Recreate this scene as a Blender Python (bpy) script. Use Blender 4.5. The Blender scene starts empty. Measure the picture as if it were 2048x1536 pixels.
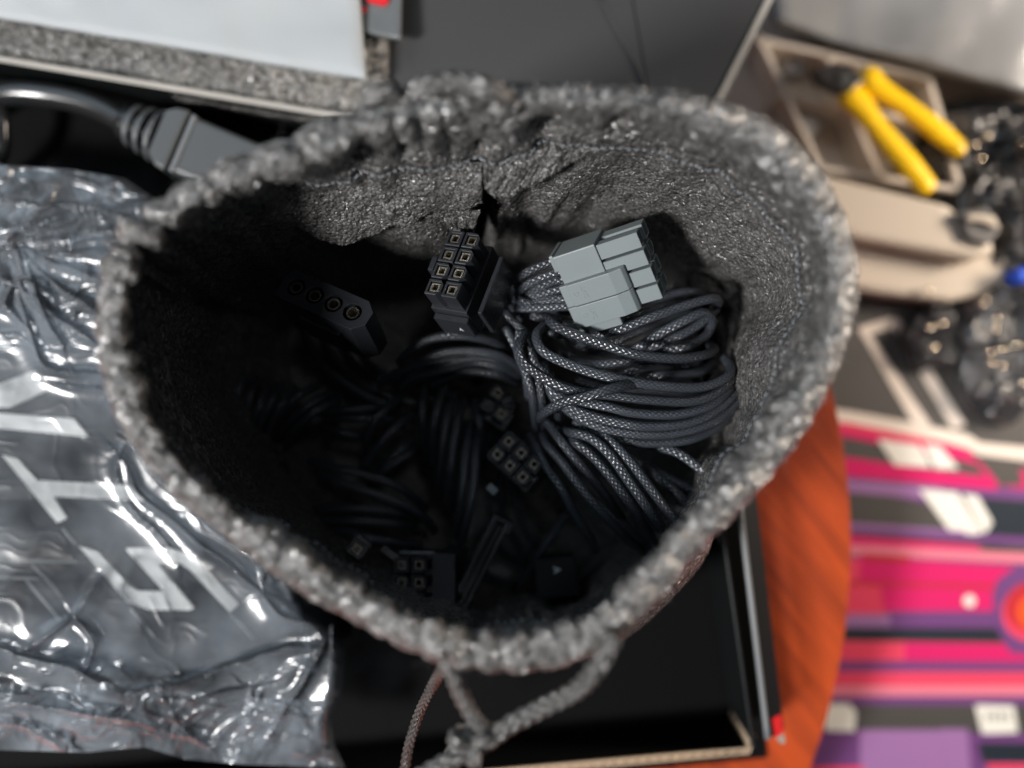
import bpy, math, random
import numpy as np
from mathutils import Vector, Matrix, geometry
C = bpy.context.scene
COL = C.collection
random.seed(7)
MM = 0.001

# ------------------------------------------------------------------ camera
D = 200.0                       # mm from lens to the plane of the connectors (z = 0)
HALF = math.radians(30)
K = D * math.tan(HALF) / 1024   # mm per photo pixel at z = 0
cam = bpy.data.cameras.new("camera"); camo = bpy.data.objects.new("camera", cam); COL.objects.link(camo)
camo.location = (0, 0, D * MM); camo.rotation_euler = (0, 0, 0)
cam.sensor_width = 36; cam.lens = 18 / math.tan(HALF)
cam.clip_start = 0.01; cam.clip_end = 20
cam.dof.use_dof = True; cam.dof.focus_distance = (D - 7) * MM; cam.dof.aperture_fstop = 4.2
C.camera = camo

# ------------------------------------------------------------------ light (indoors, by a window)
w = bpy.data.worlds.new("World"); C.world = w; w.use_nodes = True
bg = w.node_tree.nodes["Background"]
bg.inputs[0].default_value = (0.78, 0.86, 1.0, 1); bg.inputs[1].default_value = 0.045


def lamp(name, direction, dist, size, power, color, size_y=None):
    l = bpy.data.lights.new(name, 'AREA'); l.energy = power; l.color = color
    l.size = size
    if size_y:
        l.shape = 'RECTANGLE'; l.size_y = size_y
    o = bpy.data.objects.new(name, l); COL.objects.link(o)
    d = Vector(direction).normalized()
    o.location = d * dist; o.rotation_euler = d.to_track_quat('Z', 'Y').to_euler()
    return o


lamp("window_light", (-0.86, -0.46, 1.12), 0.75, 0.10, 9.2, (1.0, 0.98, 0.96), 0.14)
lamp("ceiling_light", (-0.75, 0.70, 1.0), 1.0, 0.7, 2.2, (0.70, 0.86, 1.0), 0.5)  # added bluish fill for pale reflections on the plastic film
# low warm fill from the right, below the level of the bag's mouth
lamp("overhead_light", (0.16, 0.22, 1.0), 0.9, 0.06, 0.42, (0.9, 0.95, 1.0))  # weak fill added for glints on wires and sockets in the bag
l3 = lamp("side_lamp", (1, 0, 0), 0.3, 0.12, 1.7, (1.0, 0.86, 0.72), 0.06)  # added fill that brightens the things beyond the table
l3.location = (0.36, 0.09, 0.035); l3.rotation_euler = (Vector((0.36, 0.09, 0.035)) - Vector((0.13, 0.02, -0.10))).to_track_quat('Z', 'Y').to_euler()

vs = C.view_settings
vs.view_transform = 'Standard'; vs.look = 'None'; vs.gamma = 1; vs.exposure = 0.0
C.cycles.use_denoising = True
C.cycles.max_bounces = 8
C.cycles.transparent_max_bounces = 16
C.cycles.caustics_reflective = False; C.cycles.caustics_refractive = False
C.cycles.sample_clamp_indirect = 6


# ------------------------------------------------------------------ helpers
def P(px, py, z):
    s = K * (D - z) / D
    return ((px - 1024) * s, (768 - py) * s, z)


def PA(a):
    a = np.asarray(a, float)
    s = K * (D - a[..., 2]) / D
    return np.stack([(a[..., 0] - 1024) * s, (768 - a[..., 1]) * s, a[..., 2]], -1)


def tag(o, label=None, cat=None, group=None, kind=None):
    if label: o["label"] = label
    if cat: o["category"] = cat
    if group: o["group"] = group
    if kind: o["kind"] = kind
    return o


def empty(name, loc, label=None, cat=None, group=None):
    o = bpy.data.objects.new(name, None); COL.objects.link(o)
    o.location = Vector(loc) * MM; o.empty_display_size = 0.01
    return tag(o, label, cat, group)


def world_loc(o):
    v = Vector((0, 0, 0))
    while o is not None:
        v = v + o.location; o = o.parent
    return v


def link(name, me, mat, parent=None, smooth=True, kind=None):
    o = bpy.data.objects.new(name, me); COL.objects.link(o)
    if mat: me.materials.append(mat)
    if smooth:
        me.polygons.foreach_set('use_smooth', np.ones(len(me.polygons), bool))
    if parent is not None: o.parent = parent
    if kind: o["kind"] = kind
    return o


def mesh(name, verts, faces, mat, parent=None, smooth=True, uv=None, kind=None):
    """verts in mm, world coordinates"""
    v = np.asarray(verts, float) * MM
    if parent is not None: v = v - np.array(world_loc(parent))
    me = bpy.data.meshes.new(name)
    if isinstance(faces, np.ndarray):
        n = len(faces); k = faces.shape[1]
        me.vertices.add(len(v)); me.vertices.foreach_set('co', v.ravel())
        me.loops.add(n * k); me.loops.foreach_set('vertex_index', faces.ravel().astype(np.int32))
        me.polygons.add(n); me.polygons.foreach_set('loop_start', np.arange(0, n * k, k, dtype=np.int32))
        try: me.polygons.foreach_set('loop_total', np.full(n, k, dtype=np.int32))
        except Exception: pass
        me.update(calc_edges=True)
    else:
        me.from_pydata([tuple(x) for x in v], [], faces); me.update()
    if uv is not None:
        l = me.uv_layers.new(name="UVMap")
        idx = np.empty(len(me.loops), np.int32); me.loops.foreach_get('vertex_index', idx)
        l.data.foreach_set('uv', np.asarray(uv, float)[idx].ravel())
    return link(name, me, mat, parent, smooth, kind)


def auto_sharp(o, ang=35):
    me = o.data
    try: me.set_sharp_from_angle(angle=math.radians(ang))
    except Exception: pass
    return o


def bevel(o, wdt=0.3, seg=2):
    m = o.modifiers.new("bevel", 'BEVEL'); m.width = wdt * MM; m.segments = seg; m.limit_method = 'ANGLE'; m.angle_limit = math.radians(30)
    return o


def crom(pts, n, closed=False):
    """Catmull-Rom through pts, n samples"""
    p = np.asarray(pts, float)
    if closed:
        m = len(p); t = np.arange(n) / n * m
        i = np.floor(t).astype(int); f = (t - i)[:, None]
        g = lambda k: p[(i + k) % m]
    else:
        m = len(p) - 1; t = np.linspace(0, m, n); i = np.minimum(np.floor(t).astype(int), m - 1); f = (t - i)[:, None]
        pe = np.vstack([2 * p[0] - p[1], p, 2 * p[-1] - p[-2]])
        g = lambda k: pe[i + k + 1]
    a, b, c, d = g(-1), g(0), g(1), g(2)
    return 0.5 * ((2 * b) + (-a + c) * f + (2 * a - 5 * b + 4 * c - d) * f ** 2 + (-a + 3 * b - 3 * c + d) * f ** 3)


_rs = np.random.RandomState(3)
_perm = _rs.permutation(4096); _val = _rs.rand(4096) * 2 - 1


def vnoise(x, y, z=0.0, seed=0):
    x, y, z = np.broadcast_arrays(np.asarray(x, float), np.asarray(y, float), np.asarray(z, float))
    xi, yi, zi = [np.floor(q).astype(int) for q in (x, y, z)]
    fx, fy, fz = x - xi, y - yi, z - zi
    fx, fy, fz = [q * q * q * (q * (q * 6 - 15) + 10) for q in (fx, fy, fz)]
    h = lambda a, b, c: _val[_perm[(_perm[(_perm[(a + seed * 17) & 4095] + b) & 4095] + c) & 4095]]
    l = lambda a, b, t: a + (b - a) * t
    return l(l(l(h(xi, yi, zi), h(xi + 1, yi, zi), fx), l(h(xi, yi + 1, zi), h(xi + 1, yi + 1, zi), fx), fy),
             l(l(h(xi, yi, zi + 1), h(xi + 1, yi, zi + 1), fx), l(h(xi, yi + 1, zi + 1), h(xi + 1, yi + 1, zi + 1), fx), fy), fz)


def fbm(x, y, z=0.0, seed=0, octv=3):
    s = 0; a = 1
    for k in range(octv):
        s = s + a * vnoise(np.asarray(x) * 2 ** k, np.asarray(y) * 2 ** k, np.asarray(z) * 2 ** k, seed + k); a *= 0.5
    return s


def grid_faces(nu, nv, closed_u=False):
    iu = np.arange(nu if closed_u else nu - 1); iv = np.arange(nv - 1)
    I, J = np.meshgrid(iu, iv, indexing='ij'); I2 = (I + 1) % nu
    return np.stack([I * nv + J, I2 * nv + J, I2 * nv + J + 1, I * nv + J + 1], -1).reshape(-1, 4)


def tube(name, pts, r, mat, parent=None, seg=10, step=1.2, braid=0.0, pitch=3.0, strands=8, rfun=None, kind=None, world=False, squash=1.0):
    """pts: (px,py,z) control points (or world mm when world=True); r in mm"""
    w_ = np.asarray(pts, float) if world else PA(pts)
    ln = np.linalg.norm(np.diff(w_, axis=0), axis=1).sum()
    n = max(6, int(ln / step))
    c = crom(w_, n)
    t = np.gradient(c, axis=0); t /= np.linalg.norm(t, axis=1)[:, None] + 1e-9
    nrm = np.zeros_like(c); up = np.array([0, 0, 1.0])
    v = up - t[0] * t[0].dot(up)
    if np.linalg.norm(v) < 0.1: v = np.array([1.0, 0, 0]) - t[0] * t[0][0]
    v /= np.linalg.norm(v); nrm[0] = v
    for i in range(1, n):
        v = v - t[i] * t[i].dot(v); v /= np.linalg.norm(v) + 1e-9; nrm[i] = v
    bn = np.cross(t, nrm)
    s = np.concatenate([[0], np.cumsum(np.linalg.norm(np.diff(c, axis=0), axis=1))])
    a = np.arange(seg + 1) / seg
    A = a[None, :] * 2 * np.pi
    R = np.full((n, seg + 1), float(r))
    if rfun is not None: R = R * rfun(s / max(s[-1], 1e-6))[:, None]
    if braid:
        q1 = a[None, :] * strands + s[:, None] / pitch; q2 = a[None, :] * strands - s[:, None] / pitch
        R = R * (1 + braid * (np.abs(np.sin(np.pi * q1)) * np.abs(np.sin(np.pi * q2)) - 0.4))
    V = c[:, None, :] + R[..., None] * (np.cos(A)[..., None] * nrm[:, None, :] * squash + np.sin(A)[..., None] * bn[:, None, :])
    UV = np.stack([np.broadcast_to(a[None, :], (n, seg + 1)), np.broadcast_to(s[:, None], (n, seg + 1))], -1)
    V = V.reshape(-1, 3); UV = UV.reshape(-1, 2)
    F = grid_faces(n, seg + 1).tolist()
    F.append([j for j in range(seg)][::1]); F.append([(n - 1) * (seg + 1) + j for j in range(seg)][::-1])
    return mesh(name, V, F, mat, parent, uv=UV, kind=kind)


def prism(name, poly, z0, z1, mat, parent=None, holes=(), frame=None, smooth=False, floor=None):
    """poly/holes lists of (x,y) mm in local frame, extruded z0..z1; frame: (origin, X, Y, Z) mm world"""
    loops = [list(poly)] + [list(h) for h in holes]
    flat = [p for l in loops for p in l]
    n = len(flat)
    tris = geometry.tessellate_polygon([[Vector((p[0], p[1], 0)) for p in l] for l in loops])
    V = [(x, y, z1) for x, y in flat] + [(x, y, z0) for x, y in flat]
    F = [tuple(t) for t in tris] + [tuple(n + i for i in reversed(t)) for t in tris]
    k = 0
    for l in loops:
        m = len(l)
        for i in range(m):
            a, b = k + i, k + (i + 1) % m
            F.append((a, n + a, n + b, b))
        k += m
    if floor is not None:
        for l in loops[1:]:
            b = len(V); V += [(x, y, floor) for x, y in l]; F.append(tuple(range(b, b + len(l))))
    V = np.array(V, float)
    if frame is not None:
        O, X, Y, Z = [np.array(q, float) for q in frame]
        V = O + V[:, :1] * X + V[:, 1:2] * Y + V[:, 2:] * Z
    o = mesh(name, V, F, mat, parent, smooth=smooth)
    import bmesh
    bm = bmesh.new(); bm.from_mesh(o.data); bmesh.ops.recalc_face_normals(bm, faces=bm.faces); bm.to_mesh(o.data); bm.free()
    return o


def rect(x0, y0, x1, y1): return [(x0, y0), (x1, y0), (x1, y1), (x0, y1)]
def ring(cx, cy, r, n=16, a0=0): return [(cx + r * math.cos(a0 + 2 * math.pi * i / n), cy + r * math.sin(a0 + 2 * math.pi * i / n)) for i in range(n)]


def pxpoly(name, pts, z0, z1, mat, parent=None, holes=(), smooth=False):
    """outline given in photo pixels as seen at height z1"""
    f = lambda l: [P(x, y, z1)[:2] for x, y in l]
    return prism(name, f(pts), z0, z1, mat, parent, holes=[f(h) for h in holes], smooth=smooth)


# ------------------------------------------------------------------ materials
def newmat(name):
    m = bpy.data.materials.new(name); m.use_nodes = True
    return m, m.node_tree.nodes, m.node_tree.links, m.node_tree.nodes["Principled BSDF"]


def setp(b, base=None, rough=None, metal=None, spec=None, sheen=None, coat=None, trans=None, alpha=None, ior=None, coat_rough=None):
    g = b.inputs
    if base is not None: g['Base Color'].default_value = (*base, 1)
    if rough is not None: g['Roughness'].default_value = rough
    if metal is not None: g['Metallic'].default_value = metal
    if spec is not None: g['Specular IOR Level'].default_value = spec
    if sheen is not None: g['Sheen Weight'].default_value = sheen
    if coat is not None: g['Coat Weight'].default_value = coat
    if coat_rough is not None: g['Coat Roughness'].default_value = coat_rough
    if trans is not None: g['Transmission Weight'].default_value = trans
    if alpha is not None: g['Alpha'].default_value = alpha
    if ior is not None: g['IOR'].default_value = ior


def nd(N, t, **kw):
    n = N.new(t)
    for k, v in kw.items():
        if k.startswith('i_'): n.inputs[k[2:].replace('_', ' ')].default_value = v
        else: setattr(n, k, v)
    return n


def math_(N, L, op, a, b=None, c=None, clamp=False):
    n = N.new('ShaderNodeMath'); n.operation = op; n.use_clamp = clamp
    for i, q in enumerate((a, b, c)):
        if q is None: continue
        if isinstance(q, (int, float)): n.inputs[i].default_value = q
        else: L.new(q, n.inputs[i])
    return n.outputs[0]


def plain(name, base, rough=0.5, metal=0.0, spec=0.5, nscale=400, nstr=0.15, var=0.15, coat=0.0, bump_dist=0.1, sheen=0.0, detail=4):
    """a material with uneven colour and fine relief"""
    m, N, L, b = newmat(name)
    setp(b, base, rough, metal, spec, coat=coat, sheen=sheen)
    tc = nd(N, 'ShaderNodeTexCoord')
    no = nd(N, 'ShaderNodeTexNoise', i_Scale=nscale, i_Detail=detail); L.new(tc.outputs['Object'], no.inputs['Vector'])
    n2 = nd(N, 'ShaderNodeTexNoise', i_Scale=nscale * 0.06, i_Detail=5); L.new(tc.outputs['Object'], n2.inputs['Vector'])
    hsv = nd(N, 'ShaderNodeHueSaturation'); hsv.inputs['Color'].default_value = (*base, 1)
    v = math_(N, L, 'MULTIPLY_ADD', n2.outputs[0], var * 2, 1 - var); L.new(v, hsv.inputs['Value'])
    L.new(hsv.outputs[0], b.inputs['Base Color'])
    r = math_(N, L, 'MULTIPLY_ADD', n2.outputs[0], 0.25, rough - 0.125, clamp=True); L.new(r, b.inputs['Roughness'])
    bp = nd(N, 'ShaderNodeBump', i_Strength=nstr, i_Distance=bump_dist * MM); L.new(no.outputs[0], bp.inputs['Height']); L.new(bp.outputs[0], b.inputs['Normal'])
    return m


def bead_fabric(name, base, cell, rough, strength, dist, spec=0.8, stretch=(1, 1, 1), uvmode=False, coat=0.6, flake=1.05, tilt=0.75, cior=1.65, gapc=0.35):
    """pile / knit fabric of tiny rounded shiny nubs"""
    m, N, L, b = newmat(name)
    setp(b, base, rough, 0, spec, coat=coat, coat_rough=0.22)
    tc = nd(N, 'ShaderNodeTexCoord')
    mp = nd(N, 'ShaderNodeMapping'); L.new(tc.outputs['UV' if uvmode else 'Object'], mp.inputs[0])
    s = 1.0 / (cell * (1 if uvmode else MM)); mp.inputs['Scale'].default_value = (s * stretch[0], s * stretch[1], s * stretch[2])
    wn = nd(N, 'ShaderNodeTexNoise', i_Scale=0.7, i_Detail=2); L.new(mp.outputs[0], wn.inputs[0])
    mx = nd(N, 'ShaderNodeVectorMath', operation='MULTIPLY_ADD'); L.new(wn.outputs['Color'], mx.inputs[0]); mx.inputs[1].default_value = (0.45,) * 3; L.new(mp.outputs[0], mx.inputs[2])
    vo = nd(N, 'ShaderNodeTexVoronoi', feature='SMOOTH_F1'); vo.inputs['Scale'].default_value = 1.0; vo.inputs['Smoothness'].default_value = 0.12; L.new(mx.outputs[0], vo.inputs['Vector'])
    sc_ = nd(N, 'ShaderNodeSeparateColor'); L.new(vo.outputs['Color'], sc_.inputs[0])
    hgt = math_(N, L, 'MULTIPLY', math_(N, L, 'SUBTRACT', 1.0, math_(N, L, 'POWER', vo.outputs['Distance'], 1.7)), math_(N, L, 'MULTIPLY_ADD', sc_.outputs[1], 0.9, 0.6))
    fn = nd(N, 'ShaderNodeTexNoise', i_Scale=3.0, i_Detail=3); L.new(mp.outputs[0], fn.inputs[0])
    h2 = math_(N, L, 'MULTIPLY_ADD', fn.outputs[0], 0.35, hgt)
    bp = nd(N, 'ShaderNodeBump', i_Strength=strength, i_Distance=dist * MM); L.new(h2, bp.inputs['Height']); L.new(bp.outputs[0], b.inputs['Normal']); 
    # each tiny fibre tip catches the light at its own angle
    v2 = nd(N, 'ShaderNodeTexVoronoi', feature='F1'); v2.inputs['Scale'].default_value = flake; L.new(mx.outputs[0], v2.inputs['Vector'])
    g = nd(N, 'ShaderNodeNewGeometry')
    va = nd(N, 'ShaderNodeVectorMath', operation='MULTIPLY_ADD'); L.new(v2.outputs['Color'], va.inputs[0]); va.inputs[1].default_value = (2 * tilt,) * 3; va.inputs[2].default_value = (-tilt,) * 3
    vb = nd(N, 'ShaderNodeVectorMath', operation='ADD'); L.new(va.outputs[0], vb.inputs[0]); L.new(bp.outputs[0], vb.inputs[1])
    vc = nd(N, 'ShaderNodeVectorMath', operation='NORMALIZE'); L.new(vb.outputs[0], vc.inputs[0]); L.new(vc.outputs[0], b.inputs['Coat Normal'])
    b.inputs['Coat IOR'].default_value = cior
    # gaps between the nubs painted darker as shade; wear in broad patches
    n2 = nd(N, 'ShaderNodeTexNoise', i_Scale=0.05, i_Detail=3); L.new(mp.outputs[0], n2.inputs[0])
    cr = math_(N, L, 'MULTIPLY_ADD', sc_.outputs[0], 0.9, 0.55)
    cr = math_(N, L, 'MULTIPLY', cr, math_(N, L, 'MULTIPLY_ADD', n2.outputs[0], 0.8, 0.6))
    cr = math_(N, L, 'MULTIPLY', cr, math_(N, L, 'MULTIPLY_ADD', math_(N, L, 'POWER', vo.outputs['Distance'], 1.5), -gapc * 3.0, 1.0 + gapc, clamp=False))
    cr = math_(N, L, 'MAXIMUM', cr, 0.1)
    hsv = nd(N, 'ShaderNodeHueSaturation'); hsv.inputs['Color'].default_value = (*base, 1); L.new(cr, hsv.inputs['Value'])
    L.new(hsv.outputs[0], b.inputs['Base Color'])
    rr = math_(N, L, 'MULTIPLY_ADD', fn.outputs[0], 0.4, rough - 0.2, clamp=True); L.new(rr, b.inputs['Roughness'])
    return m


def braid_mat(name, base, strands, pitch, rough=0.32, strength=0.8, dist=0.2, spec=0.6, glint=0.5):
    """woven sleeve; UV u round the tube, v along it in mm"""
    m, N, L, b = newmat(name)
    setp(b, base, rough, 0, spec, coat=0.45, coat_rough=0.24)
    tc = nd(N, 'ShaderNodeTexCoord'); sx = nd(N, 'ShaderNodeSeparateXYZ'); L.new(tc.outputs['UV'], sx.inputs[0])
    U = math_(N, L, 'MULTIPLY', sx.outputs[0], float(strands)); V = math_(N, L, 'MULTIPLY', sx.outputs[1], 1.0 / pitch)
    q1 = math_(N, L, 'ADD', U, V); q2 = math_(N, L, 'SUBTRACT', U, V)
    s1 = math_(N, L, 'ABSOLUTE', math_(N, L, 'SINE', math_(N, L, 'MULTIPLY', q1, math.pi)))
    s2 = math_(N, L, 'ABSOLUTE', math_(N, L, 'SINE', math_(N, L, 'MULTIPLY', q2, math.pi)))
    # which strand is on top alternates from diamond to diamond
    par = math_(N, L, 'MODULO', math_(N, L, 'ADD', math_(N, L, 'FLOOR', q1), math_(N, L, 'FLOOR', q2)), 2.0)
    par = math_(N, L, 'ABSOLUTE', par)
    mxn = nd(N, 'ShaderNodeMix'); mxn.data_type = 'FLOAT'; L.new(par, mxn.inputs['Factor'])
    L.new(s1, mxn.inputs['A']); L.new(s2, mxn.inputs['B'])
    prod = math_(N, L, 'MULTIPLY', s1, s2)
    h = math_(N, L, 'ADD', math_(N, L, 'MULTIPLY', mxn.outputs[0], 0.6), math_(N, L, 'POWER', prod, 0.5))
    no = nd(N, 'ShaderNodeTexNoise', i_Scale=5000.0, i_Detail=2); L.new(tc.outputs['Object'], no.inputs[0])
    h = math_(N, L, 'MULTIPLY_ADD', no.outputs[0], 0.35, h)
    bp = nd(N, 'ShaderNodeBump', i_Strength=strength, i_Distance=dist * MM); L.new(h, bp.inputs['Height']); L.new(bp.outputs[0], b.inputs['Normal']); L.new(bp.outputs[0], b.inputs['Coat Normal'])
    hsv = nd(N, 'ShaderNodeHueSaturation'); hsv.inputs['Color'].default_value = (*base, 1)
    oi = nd(N, 'ShaderNodeObjectInfo')
    L.new(math_(N, L, 'MULTIPLY', math_(N, L, 'MULTIPLY_ADD', prod, 0.7, 0.6), math_(N, L, 'MULTIPLY_ADD', oi.outputs['Random'], 0.5, 0.75)), hsv.inputs['Value']); L.new(hsv.outputs[0], b.inputs['Base Color'])
    return m


M = {}
M['fabric'] = bead_fabric('bag_fabric', (0.088, 0.085, 0.083), 0.74, 0.5, 1.0, 0.36, spec=0.5, coat=1.0, cior=1.6, gapc=0.35)
M['hem_fabric'] = bead_fabric('hem_fabric', (0.105, 0.100, 0.096), 1.15, 0.42, 1.0, 0.65, spec=0.7, coat=1.0, flake=0.9, cior=2.1, gapc=0.55)
M['cord'] = braid_mat('cord_braid', (0.10, 0.097, 0.094), 8, 3.0, rough=0.28, strength=0.7, dist=0.35)
M['fibre'] = plain('loose_fibre', (0.10, 0.10, 0.10), 0.4, nscale=3000)
M['stitch'] = plain('stitch_thread', (0.22, 0.25, 0.28), 0.5, nscale=3000)
M['wire'] = braid_mat('woven_sleeve', (0.034, 0.040, 0.050), 9, 1.35, rough=0.28, strength=0.75, dist=0.13)
M['grey_plastic'] = plain('grey_nylon', (0.165, 0.192, 0.200), 0.42, spec=0.4, nscale=900, nstr=0.12, var=0.07)
M['black_plastic'] = plain('black_nylon', (0.018, 0.020, 0.024), 0.28, spec=0.6, nscale=900, nstr=0.2, var=0.2)
M['dark_inside'] = plain('socket_dark', (0.006, 0.006, 0.007), 0.6, spec=0.2)  # near black colour stands in for shade round the marked plug
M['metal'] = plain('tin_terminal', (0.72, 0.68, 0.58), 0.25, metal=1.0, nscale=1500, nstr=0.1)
M['dull'] = plain('dull_terminal', (0.20, 0.18, 0.15), 0.45, metal=0.9, nscale=1500)  # terminal metal darkened to put shade on the deep plugs
M['brass'] = plain('brass_terminal', (0.62, 0.42, 0.24), 0.3, metal=1.0, nscale=1500, nstr=0.1)
M['mark'] = plain('pale_mark', (0.55, 0.62, 0.68), 0.5)


# ------------------------------------------------------------------ setting: floor, table
def wood():
    m, N, L, b = newmat('red_wood'); setp(b, rough=0.38, spec=0.4)
    tc = nd(N, 'ShaderNodeTexCoord'); rt = nd(N, 'ShaderNodeMapping'); L.new(tc.outputs['Object'], rt.inputs[0]); rt.inputs['Rotation'].default_value = (0, 0, math.radians(52))
    mp = nd(N, 'ShaderNodeMapping'); L.new(rt.outputs[0], mp.inputs[0]); mp.inputs['Scale'].default_value = (9, 90, 40)
    a = nd(N, 'ShaderNodeTexNoise', i_Scale=1.0, i_Detail=6, i_Roughness=0.6); L.new(mp.outputs[0], a.inputs[0])
    mp2 = nd(N, 'ShaderNodeMapping'); L.new(rt.outputs[0], mp2.inputs[0]); mp2.inputs['Scale'].default_value = (40, 900, 40)
    f = nd(N, 'ShaderNodeTexNoise', i_Scale=1.0, i_Detail=4); L.new(mp2.outputs[0], f.inputs[0])
    s = math_(N, L, 'MULTIPLY_ADD', f.outputs[0], 0.3, math_(N, L, 'MULTIPLY', a.outputs[0], 0.8))
    r = nd(N, 'ShaderNodeValToRGB'); L.new(s, r.inputs[0])
    e = r.color_ramp.elements; e[0].position = 0.38; e[0].color = (0.13, 0.020, 0.010, 1); e[1].position = 0.66; e[1].color = (0.42, 0.062, 0.014, 1)
    L.new(r.outputs[0], b.inputs['Base Color'])
    bp = nd(N, 'ShaderNodeBump', i_Strength=0.1, i_Distance=0.1 * MM); L.new(f.outputs[0], bp.inputs['Height']); L.new(bp.outputs[0], b.inputs['Normal'])
    return m


M['wood'] = wood()
M['floor'] = plain('dark_floor', (0.045, 0.035, 0.03), 0.6, nscale=60, var=0.4)
TZ = -62.0
fl = prism('floor', rect(-600, -600, 600, 600), -215, -210, M['floor']); tag(fl, kind='structure')
tc_ = P(444, 1090, TZ); tr_ = 1258 * K * (D - TZ) / D
tb = empty('round_table', (tc_[0], tc_[1], TZ - 22), 'round table with a glossy red brown wood grain top under the boxes', 'table')
top = prism('tabletop', ring(tc_[0], tc_[1], tr_, 160), TZ - 18, TZ, M['wood'], tb); bevel(top, 1.5, 3)
prism('table_leg', ring(tc_[0], tc_[1], 25, 24), -210, TZ - 18.1, M['wood'], tb)


# ------------------------------------------------------------------ drawstring bag
# one line per point round the mouth: crest (px,py,z) | hem line | wall | low wall
R_ = [
 ((228, 500, 46), (285, 548, 30), (410, 615), (545, 660)),
 ((212, 590, 46), (262, 620, 30), (400, 672), (540, 695)),
 ((214, 690, 46), (258, 700, 30), (405, 730), (540, 730)),
 ((240, 800, 46), (285, 795, 30), (425, 800), (552, 780)),
 ((285, 890, 46), (335, 872, 30), (460, 865), (580, 830)),
 ((350, 972, 47), (400, 948, 31), (480, 955), (590, 915)),
 ((440, 1048, 47), (485, 1018, 31), (560, 1030), (650, 975)),
 ((540, 1118, 48), (580, 1085, 32), (645, 1100), (710, 1030)),
 ((645, 1185, 48), (680, 1150, 32), (735, 1160), (775, 1080)),
 ((750, 1240, 49), (775, 1205, 32), (825, 1210), (845, 1125)),
 ((850, 1285, 50), (862, 1250, 33), (900, 1245), (905, 1150)),
 ((960, 1318, 50), (960, 1280, 33), (980, 1265), (980, 1165)),
 ((1090, 1322, 50), (1080, 1280, 33), (1080, 1262), (1070, 1165)),
 ((1210, 1275, 50), (1190, 1235, 33), (1185, 1215), (1150, 1125)),
 ((1305, 1185, 49), (1275, 1155, 32), (1280, 1135), (1240, 1060)),
 ((1385, 1090, 48), (1350, 1070, 30), (1345, 1050), (1300, 980)),
 ((1475, 1000, 47), (1425, 985, 28), (1400, 960), (1350, 915)),
 ((1560, 905, 46), (1495, 895, 25), (1440, 880), (1385, 850)),
 ((1628, 790, 46), (1550, 790, 24), (1475, 790), (1415, 780)),
 ((1678, 680, 46), (1585, 685, 22), (1490, 700), (1430, 700)),
 ((1700, 570, 46), (1600, 580, 22), (1490, 610), (1420, 630)),
 ((1682, 455, 46), (1585, 475, 22), (1450, 530), (1380, 580)),
 ((1625, 345, 46), (1530, 395, 22), (1385, 465), (1310, 545)),
 ((1530, 260, 46), (1440, 340, 22), (1295, 430), (1225, 525)),
 ((1415, 215, 46), (1330, 300, 22), (1200, 425), (1150, 515)),
 ((1290, 192, 46), (1215, 292, 22), (1115, 440), (1075, 515)),
 ((1150, 182, 46), (1105, 300, 22), (1050, 452), (1025, 530)),
 ((1010, 184, 46), (1000, 325, 22), (985, 455), (970, 540)),
 ((870, 200, 46), (885, 340, 22), (905, 455), (900, 545)),
 ((750, 225, 46), (790, 335, 22), (820, 470), (830, 555)),
 ((640, 270, 46), (695, 350, 22), (735, 485), (760, 570)),
 ((535, 312, 46), (595, 370, 23), (655, 495), (700, 585)),
 ((440, 348, 46), (500, 400, 25), (580, 515), (650, 600)),
 ((360, 392, 46), (420, 440, 27), (515, 540), (605, 615)),
 ((300, 440, 46), (355, 490, 29), (455, 575), (570, 635)),
]
BASEZ = -60.5


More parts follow.
